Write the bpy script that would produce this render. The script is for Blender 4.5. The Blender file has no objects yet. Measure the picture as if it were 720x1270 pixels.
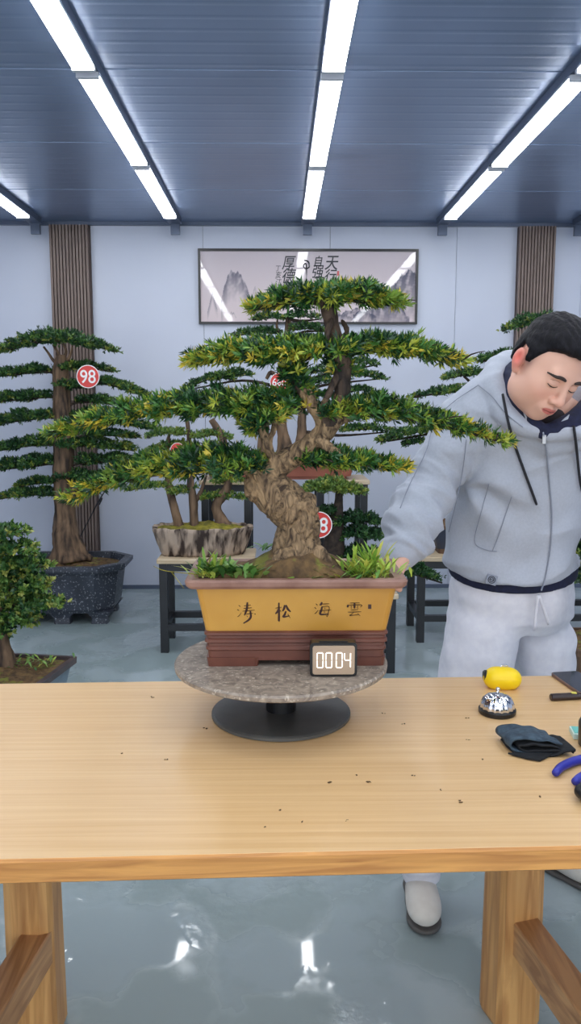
import bpy, math, random
import numpy as np
from mathutils import Vector, Matrix

C = bpy.context.scene.collection
SC = bpy.context.scene
R = math.radians

# ------------------------------------------------------------------ camera, world, exposure
CAM_H, FPX = 1.45, 1000.0
PITCH, YAW = math.atan(135 / FPX), R(0.86)
cam_d = bpy.data.cameras.new('camera')
cam_d.sensor_fit = 'VERTICAL'
cam_d.sensor_height = 36.0
cam_d.lens = 36.0 * FPX / 1270
cam_d.clip_start = 0.02
cam = bpy.data.objects.new('camera', cam_d)
C.objects.link(cam)
cam.location = (0, 0, CAM_H)
cam.rotation_euler = (math.pi / 2 - PITCH, 0, -YAW)
SC.camera = cam

WORLD_STRENGTH = 1.5
TUBE_STRENGTH = 10.5
SC.view_settings.view_transform = 'Standard'
SC.view_settings.look = 'None'
SC.view_settings.exposure = 0.7
SC.view_settings.gamma = 1.0
SC.view_settings.use_curve_mapping = False
SC.cycles.use_denoising = True
SC.cycles.max_bounces = 8
w = bpy.data.worlds.new('daylight')
SC.world = w
w.use_nodes = True
w.node_tree.nodes['Background'].inputs[0].default_value = (0.90, 0.95, 1.0, 1)
w.node_tree.nodes['Background'].inputs[1].default_value = WORLD_STRENGTH


def P(px, py, Y):
    """world point seen at photo pixel (px, py) at distance Y down the room"""
    a, b = (px - 360) / FPX, (635 - py) / FPX
    d = np.array([a, math.cos(PITCH) + b * math.sin(PITCH), -math.sin(PITCH) + b * math.cos(PITCH)])
    c, s = math.cos(-YAW), math.sin(-YAW)
    d = np.array([c * d[0] - s * d[1], s * d[0] + c * d[1], d[2]])
    return d * (Y / d[1]) + np.array([0, 0, CAM_H])


# ------------------------------------------------------------------ materials
def lin(r, g, b):
    f = lambda v: (v / 255 / 12.92) if v / 255 <= 0.04045 else ((v / 255 + 0.055) / 1.055) ** 2.4
    return (f(r), f(g), f(b), 1)


def mat(name, c1, c2=None, scale=8.0, stretch=(1, 1, 1), rough=0.5, rough2=None, metal=0.0, bump=0.0, bscale=None,
        coat=0.0, coat_rough=0.1, attr=None, emit=None, detail=6, contrast=(0.35, 0.65), spec=0.5, dist=0.0, trans=0.0,
        sheen=0.0, flecks=None):
    m = bpy.data.materials.new(name)
    m.use_nodes = True
    nt = m.node_tree
    N, L = nt.nodes, nt.links
    b = N['Principled BSDF']
    b.inputs['Roughness'].default_value = rough
    b.inputs['Metallic'].default_value = metal
    b.inputs['Base Color'].default_value = c1
    b.inputs['Specular IOR Level'].default_value = spec
    b.inputs['Coat Weight'].default_value = coat
    b.inputs['Coat Roughness'].default_value = coat_rough
    b.inputs['Sheen Weight'].default_value = sheen
    tc = N.new('ShaderNodeTexCoord')
    mp = N.new('ShaderNodeMapping')
    mp.inputs['Scale'].default_value = stretch
    L.new(tc.outputs['Object'], mp.inputs['Vector'])
    nz = N.new('ShaderNodeTexNoise')
    nz.inputs['Scale'].default_value = scale
    nz.inputs['Detail'].default_value = detail
    nz.inputs['Distortion'].default_value = dist
    L.new(mp.outputs[0], nz.inputs['Vector'])
    colsock = None
    if c2 is not None:
        rp = N.new('ShaderNodeValToRGB')
        rp.color_ramp.elements[0].position = contrast[0]
        rp.color_ramp.elements[1].position = contrast[1]
        rp.color_ramp.elements[0].color = c1
        rp.color_ramp.elements[1].color = c2
        L.new(nz.outputs['Fac'], rp.inputs[0])
        colsock = rp.outputs[0]
        if flecks:
            n3 = N.new('ShaderNodeTexNoise')
            n3.inputs['Scale'].default_value = flecks[1]
            n3.inputs['Detail'].default_value = 3
            L.new(tc.outputs['Object'], n3.inputs['Vector'])
            r3 = N.new('ShaderNodeValToRGB')
            r3.color_ramp.elements[0].position = flecks[2]
            r3.color_ramp.elements[1].position = flecks[2] + 0.06
            L.new(n3.outputs['Fac'], r3.inputs[0])
            mx = N.new('ShaderNodeMix')
            mx.data_type = 'RGBA'
            L.new(r3.outputs[0], mx.inputs[0])
            L.new(colsock, mx.inputs[6])
            mx.inputs[7].default_value = flecks[0]
            colsock = mx.outputs[2]
        L.new(colsock, b.inputs['Base Color'])
    if rough2 is not None:
        mr = N.new('ShaderNodeMapRange')
        mr.inputs[1].default_value, mr.inputs[2].default_value = contrast
        mr.inputs[3].default_value, mr.inputs[4].default_value = rough, rough2
        L.new(nz.outputs['Fac'], mr.inputs[0])
        L.new(mr.outputs[0], b.inputs['Roughness'])
    if attr:
        at = N.new('ShaderNodeAttribute')
        at.attribute_name = attr
        L.new(at.outputs['Color'], b.inputs['Base Color'])
        if trans:
            tr = N.new('ShaderNodeBsdfTranslucent')
            L.new(at.outputs['Color'], tr.inputs['Color'])
            ms = N.new('ShaderNodeMixShader')
            ms.inputs[0].default_value = trans
            L.new(b.outputs[0], ms.inputs[1])
            L.new(tr.outputs[0], ms.inputs[2])
            L.new(ms.outputs[0], N['Material Output'].inputs['Surface'])
    if bump:
        bp = N.new('ShaderNodeBump')
        bp.inputs['Strength'].default_value = min(1.0, bump)
        bp.inputs['Distance'].default_value = 0.01 * max(1.0, bump)
        n2 = nz
        if bscale:
            n2 = N.new('ShaderNodeTexNoise')
            n2.inputs['Scale'].default_value = bscale
            n2.inputs['Detail'].default_value = 5
            L.new(mp.outputs[0], n2.inputs['Vector'])
        L.new(n2.outputs['Fac'], bp.inputs['Height'])
        L.new(bp.outputs[0], b.inputs['Normal'])
    if emit:
        b.inputs['Emission Color'].default_value = emit[0]
        b.inputs['Emission Strength'].default_value = emit[1]
    return m


M = {}
M['wall'] = mat('wall_paint', lin(203, 209, 226), lin(208, 214, 230), scale=1.2, rough=0.42)
M['ceiling'] = mat('ceiling_sheet', lin(112, 130, 160), lin(124, 142, 172), scale=1.5, rough=0.32, metal=0.25)
M['seam'] = mat('dark_joint', lin(70, 76, 92), rough=0.7)
M['beam'] = mat('beam_paint', lin(96, 107, 128), rough=0.4, metal=0.3)
M['slat'] = mat('slat_wood', lin(138, 120, 112), lin(116, 99, 93), scale=6, stretch=(8, 8, 0.5), rough=0.55)
M['slat_back'] = mat('slat_backing', lin(84, 70, 67), rough=0.8)
M['tube'] = mat('lit_diffuser', lin(255, 255, 255), emit=((0.95, 0.975, 1.0, 1), TUBE_STRENGTH))
M['white_plastic'] = mat('white_plastic', lin(215, 218, 226), rough=0.4)
M['black_metal'] = mat('black_metal', lin(24, 27, 33), lin(33, 36, 42), rough=0.42)
M['pale_wood'] = mat('pale_wood', lin(214, 196, 168), lin(190, 168, 136), scale=5, stretch=(1, 9, 9), rough=0.5)
M['table_wood'] = mat('table_wood', lin(233, 198, 148), lin(203, 156, 100), scale=3.0, stretch=(0.6, 34, 34), rough=0.34, rough2=0.44,
                      bump=0.08, coat=0.25, coat_rough=0.3, dist=0.6, contrast=(0.12, 0.98))
M['edge_wood'] = mat('edge_wood', lin(212, 152, 82), lin(166, 108, 54), scale=2.6, stretch=(1.3, 14, 26), rough=0.4,
                     bump=0.1, dist=1.2, contrast=(0.38, 0.72))
M['leg_wood'] = mat('leg_wood', lin(220, 168, 104), lin(172, 118, 66), scale=3, stretch=(14, 14, 0.9), rough=0.45, bump=0.12,
                    dist=1.0, contrast=(0.35, 0.7))
M['beam_wood'] = mat('rail_wood', lin(206, 158, 108), lin(160, 114, 74), scale=3, stretch=(14, 0.9, 14), rough=0.5, bump=0.12, dist=1.0)
M['disc_top'] = mat('worn_board', lin(168, 154, 138), lin(108, 98, 90), scale=26, rough=0.55, bump=0.1, contrast=(0.3, 0.7), dist=2.5,
                    flecks=(lin(188, 176, 160), 120, 0.60))
M['disc_base'] = mat('dark_steel', lin(96, 97, 94), lin(74, 75, 74), scale=9, rough=0.36, metal=0.2)
M['glaze'] = mat('yellow_glaze', lin(196, 148, 66), lin(180, 130, 52), scale=5, rough=0.33, coat=0.3, coat_rough=0.15, bump=0.03)
M['brown_clay'] = mat('brown_clay', lin(112, 66, 52), lin(92, 52, 42), scale=14, rough=0.4)
M['rim_clay'] = mat('rim_clay', lin(158, 122, 108), lin(120, 84, 72), scale=12, rough=0.5, bump=0.1)
M['ink'] = mat('dark_ink', lin(52, 22, 16), rough=0.5)
M['bark'] = mat('bark', lin(164, 136, 102), lin(60, 45, 33), scale=48, stretch=(1, 1, 0.5), rough=0.85, bump=1.0, dist=2.2, contrast=(0.36, 0.66))
M['bark_upper'] = mat('dark_upper_bark', lin(92, 74, 60), lin(38, 30, 27), scale=34, stretch=(1, 1, 0.5), rough=0.85, bump=1.0, dist=1.2, contrast=(0.38, 0.64))
M['bark_dark'] = mat('bark_dark', lin(66, 54, 44), lin(34, 28, 25), scale=40, rough=0.85, bump=0.8)
M['bark_far'] = mat('bark_far', lin(132, 106, 82), lin(48, 37, 31), scale=26, stretch=(1, 1, 0.2), rough=0.85, bump=1.0, contrast=(0.35, 0.65))
M['leaf'] = mat('leaf', lin(60, 110, 50), attr='col', rough=0.42, trans=0.18)
M['soil'] = mat('soil', lin(118, 92, 58), lin(72, 55, 38), scale=40, rough=0.95, bump=1.0, flecks=(lin(112, 112, 46), 18, 0.56))
M['moss'] = mat('moss', lin(150, 140, 44), lin(96, 92, 34), scale=30, rough=0.95, bump=1.0)
M['terracotta'] = mat('terracotta', lin(172, 104, 84), lin(148, 86, 70), scale=9, rough=0.65)
M['black_pot'] = mat('speckled_glaze', lin(46, 50, 60), lin(66, 72, 84), scale=7, rough=0.42, flecks=(lin(150, 154, 162), 80, 0.60), contrast=(0.3, 0.7))
M['bark_pot'] = mat('bark_pot', lin(178, 158, 140), lin(52, 38, 32), scale=24, stretch=(1, 1, 0.2), rough=0.7, bump=0.8, contrast=(0.42, 0.60))
M['blue_pot'] = mat('blue_grey_glaze', lin(120, 138, 152), lin(58, 70, 88), scale=5, rough=0.3, contrast=(0.4, 0.6))
M['navy_pot'] = mat('dark_blue_glaze', lin(58, 66, 86), lin(44, 46, 58), scale=5, rough=0.35)
M['brown_pot'] = mat('brown_trough', lin(112, 84, 62), lin(84, 62, 46), scale=7, rough=0.6)
M['red'] = mat('red_sign', lin(214, 58, 52), rough=0.4)
M['white'] = mat('white_paint', lin(244, 240, 240), rough=0.5)
M['black'] = mat('black_plastic', lin(20, 20, 22), rough=0.35)
M['skin'] = mat('skin', lin(210, 160, 135), attr='col', rough=0.5, spec=0.35)
M['skin'].node_tree.nodes['Principled BSDF'].inputs['Subsurface Weight'].default_value = 0.08
M['skin'].node_tree.nodes['Principled BSDF'].inputs['Subsurface Radius'].default_value = (0.02, 0.008, 0.004)
M['hair'] = mat('black_hair', lin(12, 12, 16), lin(24, 23, 30), scale=90, stretch=(1, 1, 0.4), rough=0.6, bump=0.5, spec=0.2)
M['brow'] = mat('eyebrow_hair', lin(52, 40, 38), rough=0.8)
M['hoodie'] = mat('grey_fleece', lin(171, 177, 190), lin(165, 171, 184), scale=160, rough=0.9, bump=0.04, sheen=0.15)
M['seamline'] = mat('grey_seam', lin(134, 140, 154), rough=0.9)
M['navy'] = mat('navy_fabric', lin(24, 30, 62), lin(18, 22, 48), scale=80, rough=0.85)
M['cord'] = mat('black_cord', lin(26, 28, 36), rough=0.8)
M['trouser'] = mat('white_cotton', lin(222, 222, 230), lin(214, 214, 224), scale=50, rough=0.9, bump=0.06)
M['shoe'] = mat('white_leather', lin(228, 224, 216), lin(216, 211, 202), scale=20, rough=0.6)
M['sole'] = mat('grey_sole', lin(92, 90, 88), rough=0.7)
M['chrome'] = mat('chrome', lin(225, 226, 230), rough=0.08, metal=1.0)
M['yellow'] = mat('yellow_plastic', lin(250, 214, 14), rough=0.35)
M['cloth'] = mat('black_cloth', lin(30, 33, 38), lin(20, 22, 26), scale=60, rough=0.9, bump=0.2)
M['cloth_blue'] = mat('blue_grey_cloth', lin(66, 84, 98), lin(44, 58, 72), scale=70, rough=0.9, bump=0.25)
M['phone_glass'] = mat('phone_screen', lin(30, 32, 44), rough=0.06, spec=0.6)
M['phone_body'] = mat('phone_case', lin(120, 96, 88), rough=0.35, metal=0.4)
M['marker'] = mat('dark_brown_plastic', lin(42, 26, 28), rough=0.3)
M['teal'] = mat('teal_card', lin(120, 206, 196), rough=0.5)
M['pale_card'] = mat('pale_card', lin(206, 232, 224), rough=0.5)
M['blue_grip'] = mat('blue_grip', lin(40, 44, 150), lin(52, 58, 168), scale=20, rough=0.45)
M['steel'] = mat('tool_steel', lin(150, 150, 152), rough=0.3, metal=0.9)
M['screen'] = mat('clock_screen', lin(176, 152, 128), rough=0.12)
M['led'] = mat('lit_digit', lin(255, 250, 240), emit=((1, 0.97, 0.9, 1), 1.2))
M['crumb'] = mat('soil_crumb', lin(84, 62, 40), rough=0.9)
M['paint'] = mat('painting', lin(200, 190, 190), attr='col', rough=0.5, coat=1.0, coat_rough=0.03)
M['brush_ink'] = mat('brush_ink', lin(26, 26, 34), rough=0.5, coat=1.0, coat_rough=0.03)
M['seal_red'] = mat('seal_red', lin(206, 92, 92), rough=0.5)
M['attr_rough'] = mat('ground', lin(120, 100, 70), attr='col', rough=0.95, bump=0.8, scale=60)

# floor: wet blue-grey epoxy
mf = mat('wet_floor', lin(164, 178, 182), lin(140, 156, 158), scale=2.2, rough=0.04, rough2=0.42, contrast=(0.46, 0.54), bump=0.0)
nt = mf.node_tree
tcn = nt.nodes.new('ShaderNodeTexCoord')
nz1 = nt.nodes.new('ShaderNodeTexNoise')
nz1.inputs['Scale'].default_value = 26
nz1.inputs['Detail'].default_value = 6
nt.links.new(tcn.outputs['Object'], nz1.inputs['Vector'])
nz2 = nt.nodes.new('ShaderNodeTexNoise')
nz2.inputs['Scale'].default_value = 1.7
nz2.inputs['Detail'].default_value = 4
nt.links.new(tcn.outputs['Object'], nz2.inputs['Vector'])
rr = nt.nodes.new('ShaderNodeValToRGB')
rr.color_ramp.elements[0].position, rr.color_ramp.elements[1].position = 0.52, 0.62
nt.links.new(nz2.outputs['Fac'], rr.inputs[0])
mu = nt.nodes.new('ShaderNodeMath')
mu.operation = 'MULTIPLY'
nt.links.new(rr.outputs[0], mu.inputs[0])
nt.links.new(nz1.outputs['Fac'], mu.inputs[1])
bpn = nt.nodes.new('ShaderNodeBump')
bpn.inputs['Strength'].default_value = 0.45
bpn.inputs['Distance'].default_value = 0.012
nt.links.new(mu.outputs[0], bpn.inputs['Height'])
nt.links.new(bpn.outputs[0], nt.nodes['Principled BSDF'].inputs['Normal'])
M['floor'] = mf


# ------------------------------------------------------------------ object helpers
def tag(o, label=None, cat=None, group=None, kind=None):
    if label: o['label'] = label
    if cat: o['category'] = cat
    if group: o['group'] = group
    if kind: o['kind'] = kind
    return o


def empty(name, loc, label, cat, group=None):
    o = bpy.data.objects.new(name, None)
    o.empty_display_size = 0.05
    C.objects.link(o)
    o.location = tuple(float(v) for v in loc)
    return tag(o, label, cat, group)


WORLD_OF = {}


def world_loc(o):
    v = Vector((0, 0, 0))
    while o is not None:
        v += o.location
        o = o.parent
    return v


def mesh_obj(name, V, F, m, parent=None, smooth=False, col=None, mi=None):
    """V: world coords (n,3); F: list/array of faces. The mesh is stored relative to its parent."""
    V = np.asarray(V, dtype=np.float64)
    off = world_loc(parent) if parent is not None else None
    if off is not None:
        V = V - np.array(off)
    me = bpy.data.meshes.new(name)
    if isinstance(F, np.ndarray):
        n, k = F.shape
        me.vertices.add(len(V))
        me.vertices.foreach_set('co', V.astype(np.float32).ravel())
        me.loops.add(n * k)
        me.loops.foreach_set('vertex_index', F.astype(np.int32).ravel())
        me.polygons.add(n)
        me.polygons.foreach_set('loop_start', (np.arange(n) * k).astype(np.int32))
    else:
        me.from_pydata([tuple(v) for v in V], [], [tuple(int(i) for i in f) for f in F])
    if mi is not None:
        me.polygons.foreach_set('material_index', np.asarray(mi, dtype=np.int32))
    me.update()
    if smooth:
        me.polygons.foreach_set('use_smooth', np.ones(len(me.polygons), dtype=bool))
    if col is not None:
        a = me.color_attributes.new('col', 'FLOAT_COLOR', 'POINT')
        c4 = np.ones((len(V), 4), dtype=np.float32)
        c4[:, :3] = col
        a.data.foreach_set('color', c4.ravel())
    for mm in (m if isinstance(m, (list, tuple)) else [m]):
        me.materials.append(mm)
    me.validate()
    o = bpy.data.objects.new(name, me)
    C.objects.link(o)
    if parent is not None:
        o.parent = parent
    return o


class MB:
    """collects shapes of ONE mesh"""
    def __init__(self):
        self.V, self.F, self.n, self.mi = [], [], 0, []

    def add(self, V, F, mi=0):
        V = np.asarray(V, float)
        self.V.append(V)
        for f in F:
            self.F.append(tuple(int(i) + self.n for i in f))
            self.mi.append(mi)
        self.n += len(V)
        return self

    def box(self, x0, x1, y0, y1, z0, z1, rot=0.0, pivot=None, mi=0, bev=0.0):
        if bev > 0:
            cx, cy = (x0 + x1) / 2, (y0 + y1) / 2
            hx, hy = (x1 - x0) / 2, (y1 - y0) / 2
            rings = [(z0, hx - bev, hy - bev, bev), (z0 + bev, hx, hy, bev), (z1 - bev, hx, hy, bev), (z1, hx - bev, hy - bev, bev)]
            return self.rrloft(cx, cy, rings, seg=2, rot=rot, mi=mi)
        V = np.array([[x, y, z] for z in (z0, z1) for y in (y0, y1) for x in (x0, x1)], float)
        if rot:
            p = np.array(pivot if pivot is not None else [(x0 + x1) / 2, (y0 + y1) / 2, 0])
            c, s = math.cos(rot), math.sin(rot)
            d = V - p
            V = np.stack([c * d[:, 0] - s * d[:, 1], s * d[:, 0] + c * d[:, 1], d[:, 2]], 1) + p
        return self.add(V, [(0, 2, 3, 1), (4, 5, 7, 6), (0, 1, 5, 4), (2, 6, 7, 3), (0, 4, 6, 2), (1, 3, 7, 5)], mi)

    def rrloft(self, cx, cy, rings, seg=3, rot=0.0, cap=(True, True), mi=0, wob=None):
        """rings: (z, hx, hy, corner radius): stacked rounded rectangles"""
        V, k = [], 0
        for (z, hx, hy, r) in rings:
            r = max(1e-4, min(r, hx, hy))
            pts = []
            for (sx, sy, a0) in ((1, 1, 0), (-1, 1, 90), (-1, -1, 180), (1, -1, 270)):
                for i in range(seg + 1):
                    a = R(a0 + 90 * i / seg)
                    pts.append((sx * (hx - r) + r * math.cos(a), sy * (hy - r) + r * math.sin(a)))
            k = len(pts)
            c, s = math.cos(rot), math.sin(rot)
            V += [(cx + c * x - s * y, cy + s * x + c * y, z) for x, y in pts]
        F = []
        for j in range(len(rings) - 1):
            for i in range(k):
                F.append((j * k + i, j * k + (i + 1) % k, (j + 1) * k + (i + 1) % k, (j + 1) * k + i))
        if cap[0]: F.append(tuple(range(k - 1, -1, -1)))
        if cap[1]: F.append(tuple((len(rings) - 1) * k + i for i in range(k)))
        return self.add(V, F, mi)

    def lathe(self, c, prof, n=32, axis='z', mi=0, cap=(True, True)):
        V, F = [], []
        for (r, h) in prof:
            for i in range(n):
                a = 2 * math.pi * i / n
                x, y = r * math.cos(a), r * math.sin(a)
                p = {'z': (x, y, h), 'y': (x, h, -y), 'x': (h, x, y)}[axis]
                V.append((c[0] + p[0], c[1] + p[1], c[2] + p[2]))
        for j in range(len(prof) - 1):
            for i in range(n):
                F.append((j * n + i, j * n + (i + 1) % n, (j + 1) * n + (i + 1) % n, (j + 1) * n + i))
        if cap[0]: F.append(tuple(range(n - 1, -1, -1)))
        if cap[1]: F.append(tuple((len(prof) - 1) * n + i for i in range(n)))
        return self.add(V, F, mi)

    def tube(self, pts, rad, n=8, noise=0.0, freq=25.0, mi=0, sub=4, seed=0, flat=1.0):
        V, F = sweep(pts, rad, n, noise, freq, sub, seed, flat)
        return self.add(V, F, mi)

    def build(self, name, m, parent=None, smooth=False):
        multi = isinstance(m, (list, tuple))
        return mesh_obj(name, np.concatenate(self.V), self.F, m, parent, smooth, mi=self.mi if multi else None)


def crom(pts, sub):
    p = np.asarray(pts, float)
    if len(p) < 3 or sub <= 1:
        t = np.linspace(0, len(p) - 1, (len(p) - 1) * max(1, sub) + 1)
        return np.stack([np.interp(t, np.arange(len(p)), p[:, i]) for i in range(p.shape[1])], 1)
    q = np.vstack([2 * p[0] - p[1], p, 2 * p[-1] - p[-2]])
    out = []
    for i in range(1, len(q) - 2):
        for k in range(sub):
            t = k / sub
            a, b, c, d = q[i - 1], q[i], q[i + 1], q[i + 2]
            out.append(0.5 * ((2 * b) + (-a + c) * t + (2 * a - 5 * b + 4 * c - d) * t * t + (-a + 3 * b - 3 * c + d) * t ** 3))
    out.append(q[-2])
    return np.array(out)


_rs = np.random.RandomState(7)
_W = _rs.randn(64, 3)
_PH = _rs.rand(64) * 6.283


def wnoise(p, freq, seed=0, n=8):
    """smooth random field from plane waves, about -1..1"""
    s = np.zeros(np.broadcast(*p).shape) if isinstance(p, (tuple, list)) else np.zeros(len(p))
    x, y, z = p if isinstance(p, (tuple, list)) else (p[:, 0], p[:, 1], p[:, 2])
    for i in range(n):
        j = (i + seed * 11) % 64
        s = s + np.sin(freq * (_W[j, 0] * x + _W[j, 1] * y + _W[j, 2] * z) + _PH[j] + seed)
    return s / math.sqrt(n) * 0.9


def sweep(pts, rad, n=8, noise=0.0, freq=25.0, sub=4, seed=0, flat=1.0):
    rad = np.broadcast_to(np.asarray(rad, float), (len(pts),))
    q = crom(np.column_stack([np.asarray(pts, float), rad]), sub)
    p, r = q[:, :3], np.maximum(q[:, 3], 1e-4)
    T = np.gradient(p, axis=0)
    T /= np.linalg.norm(T, axis=1, keepdims=True) + 1e-9
    up = np.array([0, 0, 1.0]) if abs(T[0, 2]) < 0.9 else np.array([0, -1.0, 0])
    u = np.cross(up, T[0]); u /= np.linalg.norm(u)
    V = []
    for i in range(len(p)):
        u = u - T[i] * np.dot(u, T[i]); u /= np.linalg.norm(u) + 1e-9
        v = np.cross(T[i], u)
        a = np.arange(n) * 2 * math.pi / n
        ring = p[i] + r[i] * (np.cos(a)[:, None] * u + np.sin(a)[:, None] * v * flat)
        V.append(ring)
    V = np.concatenate(V)
    if noise:
        nrm = V - np.repeat(p, n, axis=0)
        d = wnoise(V * np.array([1, 1, 0.5]), freq, seed) + 0.5 * wnoise(V, freq * 2.3, seed + 3)
        V = V + nrm * (noise * d)[:, None]
    F = []
    for j in range(len(p) - 1):
        for i in range(n):
            F.append((j * n + i, j * n + (i + 1) % n, (j + 1) * n + (i + 1) % n, (j + 1) * n + i))
    F.append(tuple(range(n - 1, -1, -1)))
    F.append(tuple((len(p) - 1) * n + i for i in range(n)))
    return V, F


def text_obj(name, body, size, m, parent, loc, rot=(math.pi / 2, 0, 0), depth=0.0006, sx=1.0, bold=0.0, shear=0.0):
    cu = bpy.data.curves.new(name, 'FONT')
    cu.body = body
    cu.size = size
    cu.align_x, cu.align_y = 'CENTER', 'CENTER'
    cu.extrude = depth
    cu.offset = bold
    cu.shear = shear
    t = bpy.data.objects.new(name, cu)
    C.objects.link(t)
    me = bpy.data.meshes.new_from_object(t.evaluated_get(bpy.context.evaluated_depsgraph_get()))
    C.objects.unlink(t)
    bpy.data.objects.remove(t)
    V = np.array([v.co[:] for v in me.vertices])
    ctr = (V.max(0) + V.min(0)) / 2
    V = V - ctr
    V[:, 0] *= sx
    mt = Matrix.Rotation(rot[2], 3, 'Z') @ Matrix.Rotation(rot[1], 3, 'Y') @ Matrix.Rotation(rot[0], 3, 'X')
    V = V @ np.array(mt).T + np.array(loc)
    F = [tuple(p.vertices) for p in me.polygons]
    bpy.data.meshes.remove(me)
    return mesh_obj(name, V, F, m, parent)


# ------------------------------------------------------------------ signed-distance modelling
def axis_steps(*iv):
    out = [iv[0][0]]
    for (a, b, s) in iv:
        n = max(1, int(round((b - a) / s)))
        out += list(a + (b - a) * (np.arange(n) + 1) / n)
    return np.array(out, dtype=np.float32)


class SDF:
    def __init__(self):
        self.ops = []

    def add(self, fn, lo, hi, k=0.01, op='u'):
        self.ops.append((fn, np.asarray(lo, float), np.asarray(hi, float), k, op))
        return self

    def cap(self, a, b, r1, r2=None, k=0.01, op='u'):
        a, b = np.asarray(a, float), np.asarray(b, float)
        r2 = r1 if r2 is None else r2
        d = b - a
        L2 = max(1e-9, float(d @ d))

        def fn(x, y, z):
            t = np.clip(((x - a[0]) * d[0] + (y - a[1]) * d[1] + (z - a[2]) * d[2]) / L2, 0, 1)
            return np.sqrt((x - a[0] - t * d[0]) ** 2 + (y - a[1] - t * d[1]) ** 2 + (z - a[2] - t * d[2]) ** 2) - (r1 + (r2 - r1) * t)
        m = max(r1, r2)
        return self.add(fn, np.minimum(a, b) - m, np.maximum(a, b) + m, k, op)

    def chain(self, pts, rs, k=0.01, op='u', sub=1):
        if sub > 1:
            q = crom(np.column_stack([np.asarray(pts, float), np.asarray(rs, float)]), sub)
            pts, rs = q[:, :3], q[:, 3]
        for i in range(len(pts) - 1):
            self.cap(pts[i], pts[i + 1], rs[i], rs[i + 1], k, op)
        return self

    def ell(self, c, r, k=0.01, rot=None, op='u'):
        c, r = np.asarray(c, float), np.asarray(r, float)
        Rm = np.eye(3) if rot is None else np.asarray(rot, float)

        def fn(x, y, z):
            p = [(x - c[0]) * Rm[0, i] + (y - c[1]) * Rm[1, i] + (z - c[2]) * Rm[2, i] for i in range(3)]
            k0 = np.sqrt((p[0] / r[0]) ** 2 + (p[1] / r[1]) ** 2 + (p[2] / r[2]) ** 2)
            k1 = np.sqrt((p[0] / r[0] ** 2) ** 2 + (p[1] / r[1] ** 2) ** 2 + (p[2] / r[2] ** 2) ** 2)
            return k0 * (k0 - 1) / np.maximum(k1, 1e-6)
        m = float(r.max())
        return self.add(fn, c - m, c + m, k, op)

    def loft(self, rows, k=0.02, yaw=0.0):
        """rows: (z, cx, cy, a, b) sorted by z"""
        rows = np.array(sorted(rows))
        c, s = math.cos(yaw), math.sin(yaw)

        def fn(x, y, z):
            g = lambda i: np.interp(z, rows[:, 0], rows[:, i])
            cx, cy, a, b = g(1), g(2), g(3), g(4)
            u = (x - cx) * c + (y - cy) * s
            v = -(x - cx) * s + (y - cy) * c
            d = (np.sqrt((u / a) ** 2 + (v / b) ** 2) - 1) * np.minimum(a, b)
            return np.maximum(d, np.maximum(z - rows[-1, 0], rows[0, 0] - z))
        m = rows[:, 3:5].max()
        lo = np.array([rows[:, 1].min() - m, rows[:, 2].min() - m, rows[0, 0]])
        hi = np.array([rows[:, 1].max() + m, rows[:, 2].max() + m, rows[-1, 0]])
        return self.add(fn, lo, hi, k)

    def at(self, pts):
        p = np.asarray(pts, float)
        x, y, z = p[:, 0], p[:, 1], p[:, 2]
        d = np.full(len(p), 1.0)
        for (fn, lo, hi, k, op) in self.ops:
            d = self._mix(d, fn(x, y, z), k, op)
        return d

    @staticmethod
    def _mix(a, b, k, op):
        if op == 'u':
            h = np.clip(0.5 + 0.5 * (a - b) / k, 0, 1)
            return a + (b - a) * h - k * h * (1 - h)
        if op == 's':
            b = -b
        h = np.clip(0.5 - 0.5 * (a - b) / k, 0, 1)
        return a + (b - a) * h + k * h * (1 - h)

    def mesh(self, xs, ys, zs, disp=None):
        A = np.full((len(xs), len(ys), len(zs)), 0.25, dtype=np.float32)
        for (fn, lo, hi, k, op) in self.ops:
            pad = k + 0.02
            if op == 'i':
                i0 = [0, 0, 0]; i1 = [len(xs), len(ys), len(zs)]
            else:
                i0 = [max(0, int(np.searchsorted(ax, lo[i] - pad)) - 1) for i, ax in enumerate((xs, ys, zs))]
                i1 = [min(len(ax), int(np.searchsorted(ax, hi[i] + pad)) + 1) for i, ax in enumerate((xs, ys, zs))]
            if min(i1[i] - i0[i] for i in range(3)) <= 0:
                continue
            X = xs[i0[0]:i1[0]][:, None, None]
            Y = ys[i0[1]:i1[1]][None, :, None]
            Z = zs[i0[2]:i1[2]][None, None, :]
            S = A[i0[0]:i1[0], i0[1]:i1[1], i0[2]:i1[2]]
            S[...] = self._mix(S, fn(X, Y, Z), k, op)
        V, F = surface_net(A, xs, ys, zs)
        return V, F


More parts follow.
